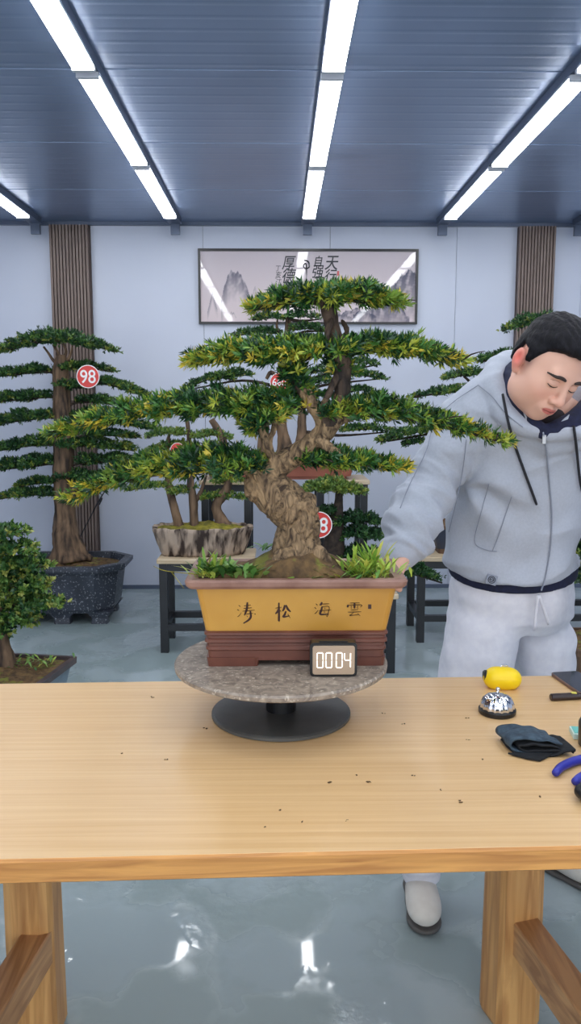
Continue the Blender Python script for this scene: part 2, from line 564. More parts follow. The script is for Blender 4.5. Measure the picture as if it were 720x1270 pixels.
def surface_net(A, xs, ys, zs):
    s = A < 0
    n = A.shape
    cnt = np.zeros((n[0] - 1, n[1] - 1, n[2] - 1), dtype=np.int8)
    for dx in (0, 1):
        for dy in (0, 1):
            for dz in (0, 1):
                cnt += s[dx:n[0] - 1 + dx, dy:n[1] - 1 + dy, dz:n[2] - 1 + dz]
    I, J, K = np.nonzero((cnt > 0) & (cnt < 8))
    acc = np.zeros((len(I), 3))
    num = np.zeros(len(I))
    for ax in range(3):
        o = [a for a in range(3) if a != ax]
        for da in (0, 1):
            for db in (0, 1):
                off = [0, 0, 0]
                off[o[0]], off[o[1]] = da, db
                a = A[I + off[0], J + off[1], K + off[2]].astype(np.float64)
                off2 = list(off); off2[ax] = 1
                b = A[I + off2[0], J + off2[1], K + off2[2]].astype(np.float64)
                cr = (a < 0) != (b < 0)
                t = np.where(cr, a / np.where(cr, a - b, 1), 0)
                p = np.zeros((len(I), 3))
                p[:, o[0]], p[:, o[1]], p[:, ax] = da, db, t
                acc += p * cr[:, None]
                num += cr
    acc = acc / num[:, None] + np.stack([I, J, K], 1)
    V = np.stack([np.interp(acc[:, i], np.arange(len(ax)), ax) for i, ax in enumerate((xs, ys, zs))], 1)
    idx = np.full(cnt.shape, -1, dtype=np.int32)
    idx[I, J, K] = np.arange(len(I))
    Q = []
    for ax in range(3):
        a, b = [(1, 2), (2, 0), (0, 1)][ax]
        sl0 = [slice(None)] * 3; sl1 = [slice(None)] * 3
        sl0[ax] = slice(0, n[ax] - 1); sl1[ax] = slice(1, n[ax])
        for q in (a, b):
            sl0[q] = slice(1, n[q] - 1); sl1[q] = slice(1, n[q] - 1)
        s0, s1 = s[tuple(sl0)], s[tuple(sl1)]
        ii = np.stack(np.nonzero(s0 != s1), 1)
        if not len(ii):
            continue
        flip = s0[tuple(ii.T)]
        ii[:, a] += 1; ii[:, b] += 1
        def g(oa, ob):
            j = ii.copy(); j[:, a] += oa; j[:, b] += ob
            return idx[tuple(j.T)]
        q = np.stack([g(-1, -1), g(0, -1), g(0, 0), g(-1, 0)], 1)
        q[~flip] = q[~flip][:, ::-1]
        Q.append(q)
    Q = np.concatenate(Q)
    return V, Q[(Q >= 0).all(1)]


# ------------------------------------------------------------------ foliage
PAL_MAIN = [lin(28, 62, 38), lin(42, 88, 44), lin(70, 118, 50), lin(120, 150, 56), lin(170, 178, 66), lin(206, 186, 66)]
PAL_FAR = [lin(32, 66, 40), lin(48, 88, 48), lin(72, 112, 54), lin(106, 138, 62), lin(146, 156, 66)]
PAL_LEFT = [lin(44, 84, 46), lin(70, 108, 54), lin(98, 134, 62), lin(136, 156, 74), lin(164, 168, 84)]
PAL_LITE = [lin(70, 100, 50), lin(98, 128, 58), lin(130, 152, 66), lin(164, 170, 80)]


def foliage(name, parent, nodes, Y, n, ll, lw, lpt=9, drat=1.0, seed=0, pal=PAL_MAIN, tip=None, yel=0.12, up=0.55, dmax=0.2, label=None):
    """nodes: (px, py, half height px) along a pad seen at distance Y; tufts of needle leaves fill the flattened cloud"""
    rs = np.random.RandomState(seed + 101)
    nd = np.array([list(P(a[0], a[1], Y)) + [a[2] * Y / FPX] for a in nodes])
    q = crom(nd, 8)
    c, r = q[:, :3], np.maximum(q[:, 3], 0.002)
    # pads bow towards and away from the lens
    sw = np.arange(len(c)) * 1.0
    r = r * np.clip(1 + 0.28 * np.sin(sw * 0.83 + seed) + 0.22 * np.sin(sw * 1.9 + seed * 2.3), 0.45, 1.5)
    c[:, 2] += 0.12 * r * np.sin(sw * 0.6 + seed * 1.7)
    c[:, 1] += 0.03 * np.sin(np.linspace(0, 3, len(c)) + seed)
    seg = np.linalg.norm(np.diff(c, axis=0), axis=1)
    s = np.concatenate([[0], np.cumsum(seg)]); L = s[-1]
    dr = np.minimum(dmax, r * 2.6 * drat + 0.012)
    w = (r * dr) ** 0.5
    cw = np.concatenate([[0], np.cumsum((w[1:] + w[:-1]) / 2 * seg)])
    cw /= cw[-1]
    t = np.interp(rs.rand(n), cw, s)
    g = lambda a: np.interp(t, s, a)
    cx = np.stack([g(c[:, i]) for i in range(3)], 1)
    rr, dd = g(r), g(dr)
    ang = rs.rand(n) * 2 * math.pi
    rad = np.sqrt(0.25 + 0.75 * rs.rand(n))
    u, v = np.cos(ang) * rad, np.sin(ang) * rad
    v = np.where(v < 0, v * 0.7, v)
    pos = cx + np.stack([rs.randn(n) * 0.01, u * dd, v * rr * 0.85], 1)
    T = np.gradient(c, axis=0); T /= np.linalg.norm(T, axis=1, keepdims=True)
    tf = t / L
    Tt = np.stack([np.interp(t, s, T[:, i]) for i in range(3)], 1)
    sign = (tf - 0.5) * 2.2
    if tip == 'l': sign = -0.4 - 0.8 * (1 - tf)
    if tip == 'r': sign = 0.4 + 0.8 * tf
    ax = Tt * sign[:, None] + np.stack([rs.randn(n) * 0.45, u * 0.8 + rs.randn(n) * 0.35, up + 0.5 * v + rs.randn(n) * 0.25], 1)
    ax /= np.linalg.norm(ax, axis=1, keepdims=True)
    # colour: new growth at the tips and on the lower rim is yellow
    e = np.abs(tf - 0.5) * 2
    if tip == 'l': e = 1 - tf
    if tip == 'r': e = tf
    kk = rs.rand(n)
    ty = yel + 0.55 * np.clip((e - 0.55) / 0.45, 0, 1) ** 1.3 + 0.22 * (v < -0.1) * (u < 0.2)
    pal = np.array(pal)[:, :3]
    npal = len(pal)
    ci = np.where(kk < ty, npal - 1 - (rs.rand(n) * min(3, npal - 1)).astype(int), (rs.rand(n) ** 1.3 * (npal - 2.2)).astype(int))
    clump = wnoise(pos, 26, seed % 5)
    ci = np.where((clump > 0.35) & (ci < npal - 2), ci + 1, ci)
    base = pal[np.clip(ci, 0, npal - 1)]
    # leaves
    m = n * lpt
    A = np.repeat(ax, lpt, 0)
    h = rs.randn(m, 3)
    pr = h - A * np.sum(h * A, 1, keepdims=True)
    pr /= np.linalg.norm(pr, axis=1, keepdims=True) + 1e-9
    th = np.radians(18 + 62 * rs.rand(m))
    D = A * np.cos(th)[:, None] + pr * np.sin(th)[:, None]
    o = np.repeat(pos, lpt, 0) + A * (rs.rand(m) * ll * 0.7)[:, None]
    ln = ll * (0.7 + 0.5 * rs.rand(m))
    sd = np.cross(D, A + 0.3 * rs.randn(m, 3)); sd /= np.linalg.norm(sd, axis=1, keepdims=True) + 1e-9
    bend = np.cross(sd, D) * (ln * (rs.rand(m) - 0.2) * 0.25)[:, None]
    mid = o + D * (ln * 0.5)[:, None]
    V = np.stack([o, mid + sd * lw / 2 + bend * .3, o + D * ln[:, None] + bend, mid - sd * lw / 2 + bend * .3], 1).reshape(-1, 3)
    F = np.arange(4 * m).reshape(-1, 4)
    cc = np.repeat(base, lpt, 0) * (0.8 + 0.4 * rs.rand(m, 1))
    col = np.repeat(cc, 4, 0)
    ob = mesh_obj(name, V, F, M['leaf'], parent, col=col)
    if label: ob['label'] = label
    return ob


def pad_branch(parent, nodes, Y, r0, root=None, m=None, seed=0, name='branch', twigs=6):
    """a thin branch along the underside of a pad, with side twigs"""
    rs = random.Random(seed)
    b = MB()
    pts = [P(a[0], a[1] + a[2] * 0.35, Y) for a in nodes]
    if root is not None:
        pts = [P(root[0], root[1], Y)] + pts
    pts = np.array(pts)
    rad = np.linspace(r0, r0 * 0.25, len(pts))
    b.tube(pts, rad, 7, 0.12, 60, seed=seed)
    q = crom(pts, 6)
    for i in range(twigs):
        j = rs.randrange(len(q) // 4, len(q))
        s = (-1) ** i
        e = q[j] + np.array([rs.uniform(-.04, .04), s * rs.uniform(.03, .09), rs.uniform(.0, .025)])
        b.tube([q[j], (q[j] + e) / 2 + np.array([0, 0, .006]), e], [r0 * .35, r0 * .25, r0 * .12], 5, sub=2)
    return b.build(name, m or M['bark_dark'], parent, True)


def mound(name, cx, cy, hx, hy, z0, peaks, m, parent, corner=0.03, rot=0.0, n=40, amp=0.006, seed=0, oval=False):
    """uneven ground filling a pot; peaks: (x, y, height, radius)"""
    us = np.linspace(-1, 1, n)
    U, Vv = np.meshgrid(us, us, indexing='ij')
    X, Yy = U * hx, Vv * hy
    if oval:
        k = np.sqrt(1 - 0.5 * Vv ** 2), np.sqrt(1 - 0.5 * U ** 2)
        X, Yy = U * k[0] * hx, Vv * k[1] * hy
    Z = np.zeros_like(X)
    edge = np.clip((1 - np.maximum(abs(U), abs(Vv))) * 5, 0, 1)
    for (px, py, h, r) in peaks:
        Z += h * np.exp(-(((X + cx - px) ** 2 + (Yy + cy - py) ** 2) / r ** 2))
    p = (X.ravel() + cx, Yy.ravel() + cy, np.zeros(X.size))
    nzv = (wnoise(p, 40, seed) + 0.6 * wnoise(p, 110, seed + 1)).reshape(X.shape)
    Z = Z * edge + amp * nzv * edge + z0
    c, s = math.cos(rot), math.sin(rot)
    V = np.stack([cx + c * X - s * Yy, cy + s * X + c * Yy, Z], -1).reshape(-1, 3)
    i = np.arange(n * n).reshape(n, n)
    F = np.stack([i[:-1, :-1], i[1:, :-1], i[1:, 1:], i[:-1, 1:]], -1).reshape(-1, 4)
    return mesh_obj(name, V, F, m, parent, True)

# ================================================================== THE SETTING
YW, ZC = 6.24, 2.78          # back wall, ceiling
XL, XR, YB = -4.3, 4.6, -3.2


def struct(o):
    return tag(o, kind='structure')


struct(MB().box(XL, XR, YB, YW, -0.1, 0.0).build('floor', M['floor']))
# back wall of sandwich panels with fine joints
wb = MB()
x = -4.36
while x < XR:
    x1 = min(x + 0.95, XR)
    wb.box(x + 0.0015, x1 - 0.0015, YW, YW + 0.08, 0, ZC)
    x = x1
wb.box(XL, XR, YW + 0.012, YW + 0.1, 0, ZC, mi=1)
struct(wb.build('wall_back', [M['wall'], M['seam']]))
struct(MB().box(XL - 0.1, XL, YB, YW + 0.1, 0, ZC).build('wall_left', M['wall']))
struct(MB().box(XR, XR + 0.1, YB, YW + 0.1, 0, ZC).build('wall_right', M['wall']))
struct(MB().box(XL, XR, YW - 0.012, YW, 0, 0.03).build('baseboard_back', M['beam']))
struct(MB().box(XL, XR, YW - 0.03, YW, ZC - 0.025, ZC).build('trim_1', M['beam']))
# ceiling: ribbed sheets laid across the room, a joint every 0.925 m
ys, zs, mi = [], [], []
y = 6.24
k = 0
prof = []
y = YW
while y > YB:
    prof.append((y, 0.0)); prof.append((y - 0.004, 0.014)); prof.append((y - 0.012, 0.014)); prof.append((y - 0.016, 0.0))
    yy = y - 0.016
    for q in range(9):
        a = yy - 0.02 - q * 0.1
        prof += [(a, 0.0), (a - 0.012, -0.0007), (a - 0.022, -0.0007), (a - 0.034, 0.0)]
    y -= 0.925
V, F, mi = [], [], []
for (a, h) in prof:
    V += [(XL, a, ZC + h), (XR, a, ZC + h)]
for i in range(len(prof) - 1):
    F.append((2 * i, 2 * i + 1, 2 * i + 3, 2 * i + 2)); mi.append(1 if prof[i][1] > 0.01 else 0)
top = len(V)
V += [(XL, YW, ZC + 0.1), (XR, YW, ZC + 0.1), (XL, YB, ZC + 0.1), (XR, YB, ZC + 0.1)]
F.append((top, top + 2, top + 3, top + 1)); mi.append(0)
struct(mesh_obj('ceiling', V, F, [M['ceiling'], M['seam']], mi=mi))

ROWS = [-1.755, -0.745, 0.215, 1.200, 2.2]
for i, rx in enumerate(ROWS):
    b = MB()
    b.box(rx - 0.045, rx + 0.045, YB, YW - 0.14, ZC - 0.042, ZC - 0.001)
    b.box(rx - 0.033, rx + 0.033, YW - 0.16, YW - 0.13, ZC - 0.115, ZC - 0.001)
    struct(b.build('trim_%d' % (i + 2), M['beam']))

# slat-clad wall columns
for i, (xa, xb) in enumerate([(P(61, 300, 6.17)[0], P(110, 300, 6.17)[0]), (P(644, 300, 6.17)[0], P(690, 300, 6.17)[0])]):
    b = MB()
    b.box(xa, xb, YW - 0.045, YW - 0.0005, 0, ZC - 0.03, mi=1)
    n = 12
    p = (xb - xa) / n
    for j in range(n):
        b.box(xa + j * p, xa + j * p + p * 0.68, YW - 0.07, YW - 0.04, 0, ZC - 0.03)
    struct(b.build('trim_%d' % (i + 7), [M['slat'], M['slat_back']]))

# ceiling lights: 1.2 m battens end to end under each rail
ROWNAME = ['far left row', 'left row', 'centre row', 'right row', 'far right row']
WHERE = ['nearest the back wall', 'second from the back wall', 'third from the back wall', 'fourth from the back wall',
         'fifth from the back wall', 'sixth from the back wall, added fill', 'seventh from the back wall, added fill']


def batten(rx, y1, z, label):
    t = empty('ceiling_light', (rx, y1 - 0.6, z + 0.06), label, 'ceiling light', 'tube ceiling lights under the rails')
    y0 = y1 - 1.205
    MB().box(rx - 0.042, rx + 0.042, y0 + 0.01, y1 - 0.01, z + 0.014, ZC - 0.041).build('housing', M['white_plastic'], t)
    V, F = [], []
    prof = [(-0.042, 0.016), (-0.042, 0.008), (-0.036, 0.002), (-0.02, 0), (0.02, 0), (0.036, 0.002), (0.042, 0.008), (0.042, 0.016)]
    for yy in (y0 + 0.02, y1 - 0.02):
        V += [(rx + a, yy, z + h) for a, h in prof]
    n = len(prof)
    for i in range(n):
        F.append((i, i + n, (i + 1) % n + n, (i + 1) % n))
    mesh_obj('diffuser', V, F, M['tube'], t)
    for (a, b_) in ((y0, y0 + 0.022), (y1 - 0.022, y1)):
        MB().box(rx - 0.044, rx + 0.044, a, b_, z - 0.001, z + 0.02).build('end_cap', M['white_plastic'], t)


for i, rx in enumerate(ROWS):
    for k in range(7):  # last two of each row: unseen behind the camera, added to light the fronts
        y1 = 5.82 - k * 1.25
        batten(rx, y1, ZC - 0.066, 'bright tube ceiling light in the %s, %s' % (ROWNAME[i], WHERE[k]))

# ================================================================== PICTURE ON THE WALL
pa, pb = P(245, 308, YW - 0.03), P(517, 402, YW - 0.03)
px0, px1, pz1, pz0 = pa[0], pb[0], pa[2], pb[2]
pic = empty('framed_painting', ((px0 + px1) / 2, YW - 0.002, pz0),
            'wide ink landscape picture in a thin black frame on the back wall', 'picture')
b = MB()
fw = 0.016
b.box(px0, px1, YW - 0.03, YW - 0.002, pz1 - fw, pz1)
b.box(px0, px1, YW - 0.03, YW - 0.002, pz0, pz0 + fw)
b.box(px0, px0 + fw, YW - 0.03, YW - 0.002, pz0 + fw, pz1 - fw)
b.box(px1 - fw, px1, YW - 0.03, YW - 0.002, pz0 + fw, pz1 - fw)
b.build('frame', M['black'], pic)
nx, nz = 420, 150
U, W_ = np.meshgrid(np.linspace(0, 1, nx), np.linspace(0, 1, nz), indexing='ij')
paper = np.array(lin(206, 194, 200))[:3]
pink = np.array(lin(222, 204, 206))[:3]
inkc = np.array(lin(44, 50, 82))[:3]
col = paper * W_[..., None] + pink * (1 - W_[..., None])
xx, zz = U * 1.66, W_ * 0.56


def peak(x0, ztop, wid, depth, seed, dark, sharp=1.0):
    global col
    ridge = ztop - np.abs((xx - x0) / wid) ** sharp * ztop * 0.6
    ridge = ridge + 0.02 * wnoise((xx, np.zeros_like(xx), np.zeros_like(xx)), 60, seed) + 0.008 * wnoise((xx, xx * 0, xx * 0), 200, seed + 1)
    d = ridge - zz
    tex = 0.85 + 0.4 * wnoise((xx * 2.2, zz * 0.9, xx * 0 + seed), 42, seed + 2) + 0.2 * wnoise((xx, zz, xx * 0), 140, seed + 4)
    a = np.clip(d / 0.006, 0, 1) * np.clip(1 - d / depth, 0, 1) * np.clip(tex, 0.1, 1) * dark * (np.abs(xx - x0) < wid)
    col = col * (1 - a[..., None]) + inkc * a[..., None]


peak(0.27, 0.41, 0.115, 0.24, 1, 0.85, 2.2)
peak(0.42, 0.28, 0.03, 0.06, 5, 0.4, 1.5)
peak(0.09, 0.25, 0.04, 0.09, 9, 0.7)
peak(1.62, 0.42, 0.30, 0.5, 3, 0.95, 1.0)
peak(1.40, 0.16, 0.22, 0.17, 6, 0.95, 1.4)
peak(1.20, 0.11, 0.16, 0.11, 8, 0.95, 1.6)
peak(1.05, 0.07, 0.14, 0.06, 12, 0.7, 1.6)
peak(0.235, 0.065, 0.035, 0.02, 15, 0.8)
gx = px0 + fw + U * (px1 - px0 - 2 * fw)
gz = pz0 + fw + W_ * (pz1 - pz0 - 2 * fw)
V = np.stack([gx, np.full_like(gx, YW - 0.012), gz], -1).reshape(-1, 3)
ii = np.arange(nx * nz).reshape(nx, nz)
F = np.stack([ii[:-1, :-1], ii[1:, :-1], ii[1:, 1:], ii[:-1, 1:]], -1).reshape(-1, 4)
mesh_obj('canvas', V, F, M['paint'], pic, col=col.reshape(-1, 3))
for (ch, cx, cy, sz) in [('天', 411, 326, 17), ('行', 410, 342, 15), ('健', 411, 358, 16), ('自', 394.5, 324, 12), ('强', 394, 337, 15), ('不', 395, 351, 14),
                         ('息', 394, 366, 14), ('厚', 358, 326, 16), ('德', 358.5, 342, 17), ('载', 357, 357, 15), ('物', 357, 371, 14),
                         ('丁', 345, 333, 7), ('亥', 345, 341, 8), ('江', 345, 350, 8), ('春', 345, 359, 8)]:
    p = P(cx, cy, YW - 0.014)
    text_obj('calligraphy', ch, sz * YW / FPX * 1.12, M['brush_ink'], pic, p, depth=0.0008, sx=0.85, bold=0.001 if sz > 10 else 0, shear=0.22)
p = P(379, 330, YW - 0.014)
s = YW / FPX
MB().tube([p + np.array(q) * s for q in ((-2, 0, 7), (3, 0, 5), (4, 0, -1), (0, 0, -3), (-3, 0, 0), (0, 0, 3), (1, 0, -6), (0.5, 0, -20))],
          [0.004, .006, .006, .004, .004, .005, .004, .0015], 6).build('calligraphy', M['brush_ink'], pic)
p = P(419, 339, YW - 0.013)
MB().box(p[0] - .008, p[0] + .008, YW - 0.0135, YW - 0.0125, p[2] - .017, p[2] + .017).build('seal_mark', M['seal_red'], pic)

# ================================================================== WORKBENCH
TZ = 0.75
TROT = R(1.6)
tb = empty('workbench', (0.02, 1.585, 0), 'large honey coloured wooden workbench with thick plank top in the foreground', 'table')
tc, ts = math.cos(TROT), math.sin(TROT)


def tw(x, y, z):
    return np.array([0.02 + tc * x - ts * y, 1.585 + ts * x + tc * y, z])


b = MB()
b.rrloft(0.02, 1.585, [(TZ - 0.042, 1.145, 0.398, .004), (TZ - 0.038, 1.15, 0.403, .006), (TZ - 0.005, 1.15, 0.403, .006), (TZ, 1.146, 0.399, .004)],
         seg=2, rot=TROT, cap=(True, False), mi=1)
b.rrloft(0.02, 1.585, [(TZ - 0.0005, 1.1465, 0.3995, .004), (TZ, 1.146, 0.399, .004)], seg=2, rot=TROT, cap=(False, True), mi=0)
b.build('tabletop', [M['table_wood'], M['edge_wood']], tb)
for sx in (-1, 1):
    for sy in (1, -1):
        x0, y0 = (-0.577 if sx < 0 else 0.532, 0.145) if sy > 0 else (-0.62 if sx < 0 else 0.60, -0.335)
        V, F = [], []
        c0, c1 = tw(x0, y0, 0), tw(x0, y0, TZ - 0.04)
        MB().rrloft(c0[0], c0[1], [(0.0, .052, .054, .02), (0.012, .056, .057, .022), (0.35, .055, .056, .024), (TZ - 0.042, .053, .054, .022)],
                    seg=2, rot=TROT + (R(14) if sx > 0 else R(-4))).build('leg', M['leg_wood'], tb)
    a, b_ = tw(-0.56 if sx < 0 else 0.545, 0.10, 0), tw(-0.615 if sx < 0 else 0.60, -0.285, 0)
    V = []
    cx, cy = (a[0] + b_[0]) / 2, (a[1] + b_[1]) / 2
    ln = math.hypot(a[0] - b_[0], a[1] - b_[1]) / 2
    MB().rrloft(cx, cy, [(0.20, .029, ln + 0.01, .003), (0.203, .032, ln + 0.01, .003), (0.277, .032, ln + 0.01, .003), (0.28, .029, ln + 0.01, .003)], seg=1,
                rot=math.atan2(-(a[0] - b_[0]), a[1] - b_[1])).build('stretcher', M['beam_wood'], tb)

# ================================================================== TURNTABLE
tt = empty('turntable', (0.005, 1.755, TZ), 'round bonsai turntable with a mottled top disc on a dark steel base', 'turntable')
MB().lathe((0.005, 1.755, TZ), [(0.150, 0.0), (0.157, 0.002), (0.157, 0.008), (0.152, 0.011), (0.04, 0.012)], 64).build('base_disc', M['disc_base'], tt, False)
MB().lathe((0.005, 1.755, TZ), [(0.034, 0.010), (0.034, 0.06), (0.031, 0.062), (0.031, 0.116)], 32).build('spindle', M['black'], tt)
MB().lathe((0.005, 1.755, TZ), [(0.23, 0.114), (0.237, 0.118), (0.238, 0.126), (0.234, 0.130)], 80).build('top_disc', M['disc_top'], tt)
ZD = TZ + 0.13

# ================================================================== MAIN BONSAI
BY = 1.79
bon = empty('potted_bonsai', (0.04, 1.795, ZD), 'large gnarled bonsai in a yellow rectangular pot on the turntable', 'bonsai')
PX, PY = 0.038, 1.796
b = MB()
b.rrloft(PX, PY, [(0.955, .196, .092, .012), (0.962, .198, .094, .012), (1.056, .216, .106, .014), (1.060, .217, .107, .014)], seg=3, cap=(True, False))
b.rrloft(PX, PY, [(0.893, .192, .092, .01), (0.915, .193, .093, .01), (0.918, .197, .097, .012), (0.924, .197, .097, .012), (0.927, .194, .094, .01), (0.932, .194, .094, .01),
                  (0.935, .199, .099, .012), (0.941, .199, .099, .012), (0.944, .195, .095, .01), (0.949, .195, .095, .01), (0.952, .2, .1, .012), (0.957, .2, .1, .012),
                  (0.960, .197, .093, .012)], seg=3, mi=1)
for sx in (-1, 1):
    for sy in (-1, 1):
        b.rrloft(PX + sx * 0.138, PY + sy * 0.06, [(ZD, .055, .034, .008), (0.9, .058, .036, .01)], seg=2, mi=1)
pot = b.build('pot', [M['glaze'], M['brown_clay']], bon)
MB().rrloft(PX, PY, [(1.056, .214, .104, .014), (1.058, .231, .117, .016), (1.064, .237, .121, .018), (1.073, .239, .122, .018), (1.078, .235, .119, .017),
                     (1.079, .222, .106, .014), (1.076, .212, .098, .012), (1.055, .208, .094, .012)], seg=4, cap=(False, False)).build('rim', M['rim_clay'], pot)

# brush-written characters on the glaze: strokes in a unit box
WATER = [[(.1, .85), (.2, .77)], [(.02, .6), (.13, .54)], [(.04, .18), (.12, .25), (.24, .42)]]
CH = {
    0: WATER + [[(.38, .82), (.75, .86)], [(.36, .66), (.8, .7)], [(.3, .5), (.95, .56)], [(.57, 1.02), (.53, .62), (.4, .25)], [(.44, .33), (.86, .38)],
                [(.72, .5), (.74, .18), (.62, -.02), (.34, -.22)], [(.52, .24), (.58, .15)], [(.94, .36), (1.0, .3)]],
    1: [[(.03, .68), (.44, .74)], [(.25, 1), (.25, 0), (.22, -.05)], [(.25, .66), (.16, .48), (.03, .34)], [(.28, .6), (.4, .46)], [(.62, .86), (.58, .66), (.48, .5)],
        [(.7, .86), (.82, .62), (1.0, .46)], [(.7, .5), (.62, .3), (.54, .16), (.92, .22)], [(.82, .34), (.96, .1)]],
    2: WATER + [[(.46, .96), (.4, .82), (.33, .74)], [(.42, .83), (.88, .85)], [(.47, .66), (.42, .4), (.38, .14), (.86, .15)], [(.47, .66), (.86, .66), (.84, .3), (.78, .0), (.7, .06)],
                [(.3, .4), (1.0, .43)], [(.6, .58), (.65, .5)], [(.58, .33), (.63, .25)]],
    3: [[(.2, .95), (.82, .97)], [(.1, .82), (.05, .62)], [(.1, .8), (.93, .81), (.88, .64)], [(.5, .95), (.5, .54)], [(.25, .72), (.33, .68)], [(.26, .6), (.34, .56)],
        [(.66, .72), (.74, .68)], [(.66, .6), (.75, .56)], [(.26, .44), (.74, .45)], [(.08, .27), (.94, .29)], [(.46, .27), (.34, .12), (.22, .02), (.8, .08)], [(.7, .18), (.88, -.02)]]}


def front_y(z):
    return PY - (0.094 + (z - 0.962) / 0.094 * 0.012) - 0.0004


def strokes(name, sets, cx, cy, hpx, wpx, parent):
    b = MB()
    c = P(cx, cy, 1.69)
    hs, ws = hpx * 1.69 / FPX, wpx * 1.69 / FPX
    for st in sets:
        q = crom(np.array(st), 5)
        pts = np.stack([c[0] + (q[:, 0] - 0.5) * ws, np.zeros(len(q)), c[2] + (q[:, 1] - 0.45) * hs], 1)
        pts[:, 1] = [front_y(z) for z in pts[:, 2]]
        t = np.linspace(0, 1, len(q))
        r = 0.0021 * (0.55 + 0.6 * np.sin(math.pi * np.clip(t * 0.85 + 0.12, 0, 1)))
        b.tube(pts, r, 6, sub=1, flat=0.3)
    return b.build(name, M['ink'], parent)


for i, (cx, cy, hp, wp) in enumerate([(305, 760, 23, 24), (350.5, 760, 23, 20), (400, 757, 20, 22), (439.5, 757, 18, 20)]):
    strokes('brushed_character', CH[i], cx, cy, hp, wp, pot)
c = P(458.5, 753, 1.69)
MB().box(c[0] - .0035, c[0] + .0035, front_y(c[2]) - .0006, front_y(c[2]) + .002, c[2] - .005, c[2] + .005).build('seal_mark', M['ink'], pot)

mound('soil', PX, PY, .210, .096, 1.066, [(0.05, 1.79, .05, .10), (0.02, 1.80, .02, .14)], M['soil'], bon, seed=2, n=70, amp=0.004)

# trunk: knotted limbs fused into one skin
T = SDF()


def PT(a): return P(a[0], a[1], BY + (a[3] if len(a) > 3 else 0.0))


def limb(S, pts, k=0.02, Yb=BY, sub=3):
    S.chain([P(a[0], a[1], Yb + (a[3] if len(a) > 3 else 0)) for a in pts], [a[2] * Yb / FPX for a in pts], k, sub=sub)


limb(T, [(374, 714, 27), (372, 692, 23), (371, 670, 19), (372, 648, 20), (362, 630, 22), (344, 614, 22), (328, 602, 17), (328, 590, 13), (342, 579, 12), (362, 566, 11),
         (384, 551, 10), (404, 534, 9.5), (416, 515, 8.5), (423, 495, 7.5), (425, 470, 7.5), (424, 450, 8), (419, 430, 6.5), (413, 410, 5.5), (409, 392, 6.5), (406, 374, 7)], 0.012)
limb(T, [(346, 702, 7), (351, 682, 9), (358, 658, 9)], 0.012)
limb(T, [(405, 710, 6), (393, 690, 8, .02), (380, 664, 8, .01), (375, 642, 8)], 0.012)
limb(T, [(420, 714, 4), (406, 702, 6, -.02), (394, 686, 7, -.03)], 0.01)
limb(T, [(330, 714, 4), (342, 702, 6, -.03), (354, 686, 6, -.04)], 0.01)
limb(T, [(372, 716, 6, -.05), (370, 698, 7, -.04), (366, 676, 7, -.03)], 0.01)
limb(T, [(370, 630, 11, -.02), (381, 624, 8, -.02), (384, 617, 5, -.02)], 0.008)
limb(T, [(312, 611, 8, -.01), (317, 598, 11, -.01), (322, 588, 7, 0)], 0.01)
T.ell(P(372, 627, BY - 0.040), (.010, .007, .009), 0.006)
T.ell(P(388, 632, BY - 0.030), (.009, .007, .008), 0.006)
T.ell(P(350, 622, BY - 0.040), (.012, .006, .007), 0.008)
limb(T, [(404, 536, 8), (398, 518, 7), (386, 500, 6.5), (374, 482, 6), (362, 462, 5), (354, 446, 4)], 0.01)
limb(T, [(425, 458, 5), (414, 474, 3.2, -.02), (407, 490, 2.6, -.03), (398, 505, 2.6, -.02)], 0.006)
limb(T, [(420, 440, 4), (408, 430, 3.2, -.02), (405, 415, 2.6, -.03), (411, 398, 2.4, -.02)], 0.006)
limb(T, [(421, 425, 4), (430, 412, 2.8, .02), (424, 398, 2.2, .02)], 0.006)
limb(T, [(340, 583, 5, -.01), (336, 570, 3.2, -.02), (331, 556, 3, -.03), (327, 540, 4.5, -.02), (322, 522, 5, -.01), (314, 508, 4)], 0.006)
limb(T, [(342, 580, 4, .0), (337, 564, 2.6, -.01), (335, 548, 2.6, -.01), (340, 530, 3.5), (346, 508, 4)], 0.006)
limb(T, [(322, 594, 7, -.02), (310, 584, 5, -.03), (298, 578, 4, -.03)], 0.008)
limb(T, [(396, 546, 6, -.02), (414, 560, 4.5, -.04), (430, 570, 4, -.04)], 0.008)
limb(T, [(414, 520, 7), (430, 516, 6), (450, 512, 4)], 0.008)
limb(T, [(406, 378, 5), (385, 371, 4), (360, 374, 2.6)], 0.006)
limb(T, [(406, 375, 5), (425, 369, 4), (450, 373, 2.6)], 0.006)
limb(T, [(423, 442, 5), (445, 434, 4), (470, 432, 3)], 0.006)
# old jin and bark ridges winding up the foot
for i, (a0, tw_) in enumerate([(-150, 40), (-120, 30), (-95, -20), (-70, 25), (-40, 40), (-10, 20)]):
    pts, rs_ = [], []
    for j, (qx, qy, qr) in enumerate([(374, 712, 26), (372, 692, 22), (371, 670, 18.5), (372, 650, 19)]):
        a = R(a0 + tw_ * j / 3)
        c = P(qx, qy, BY)
        pts.append(c + np.array([math.cos(a), math.sin(a), 0]) * qr * BY / FPX * 0.98)
        rs_.append([.008, .0065, .0055, .004][j])
    T.chain(pts, rs_, 0.008, sub=3)
xs = axis_steps((-0.14, 0.22, 0.0034))
ysx = axis_steps((1.66, 1.92, 0.0034))
zsx = axis_steps((1.06, 1.69, 0.0034))
V, F = T.mesh(xs, ysx, zsx)
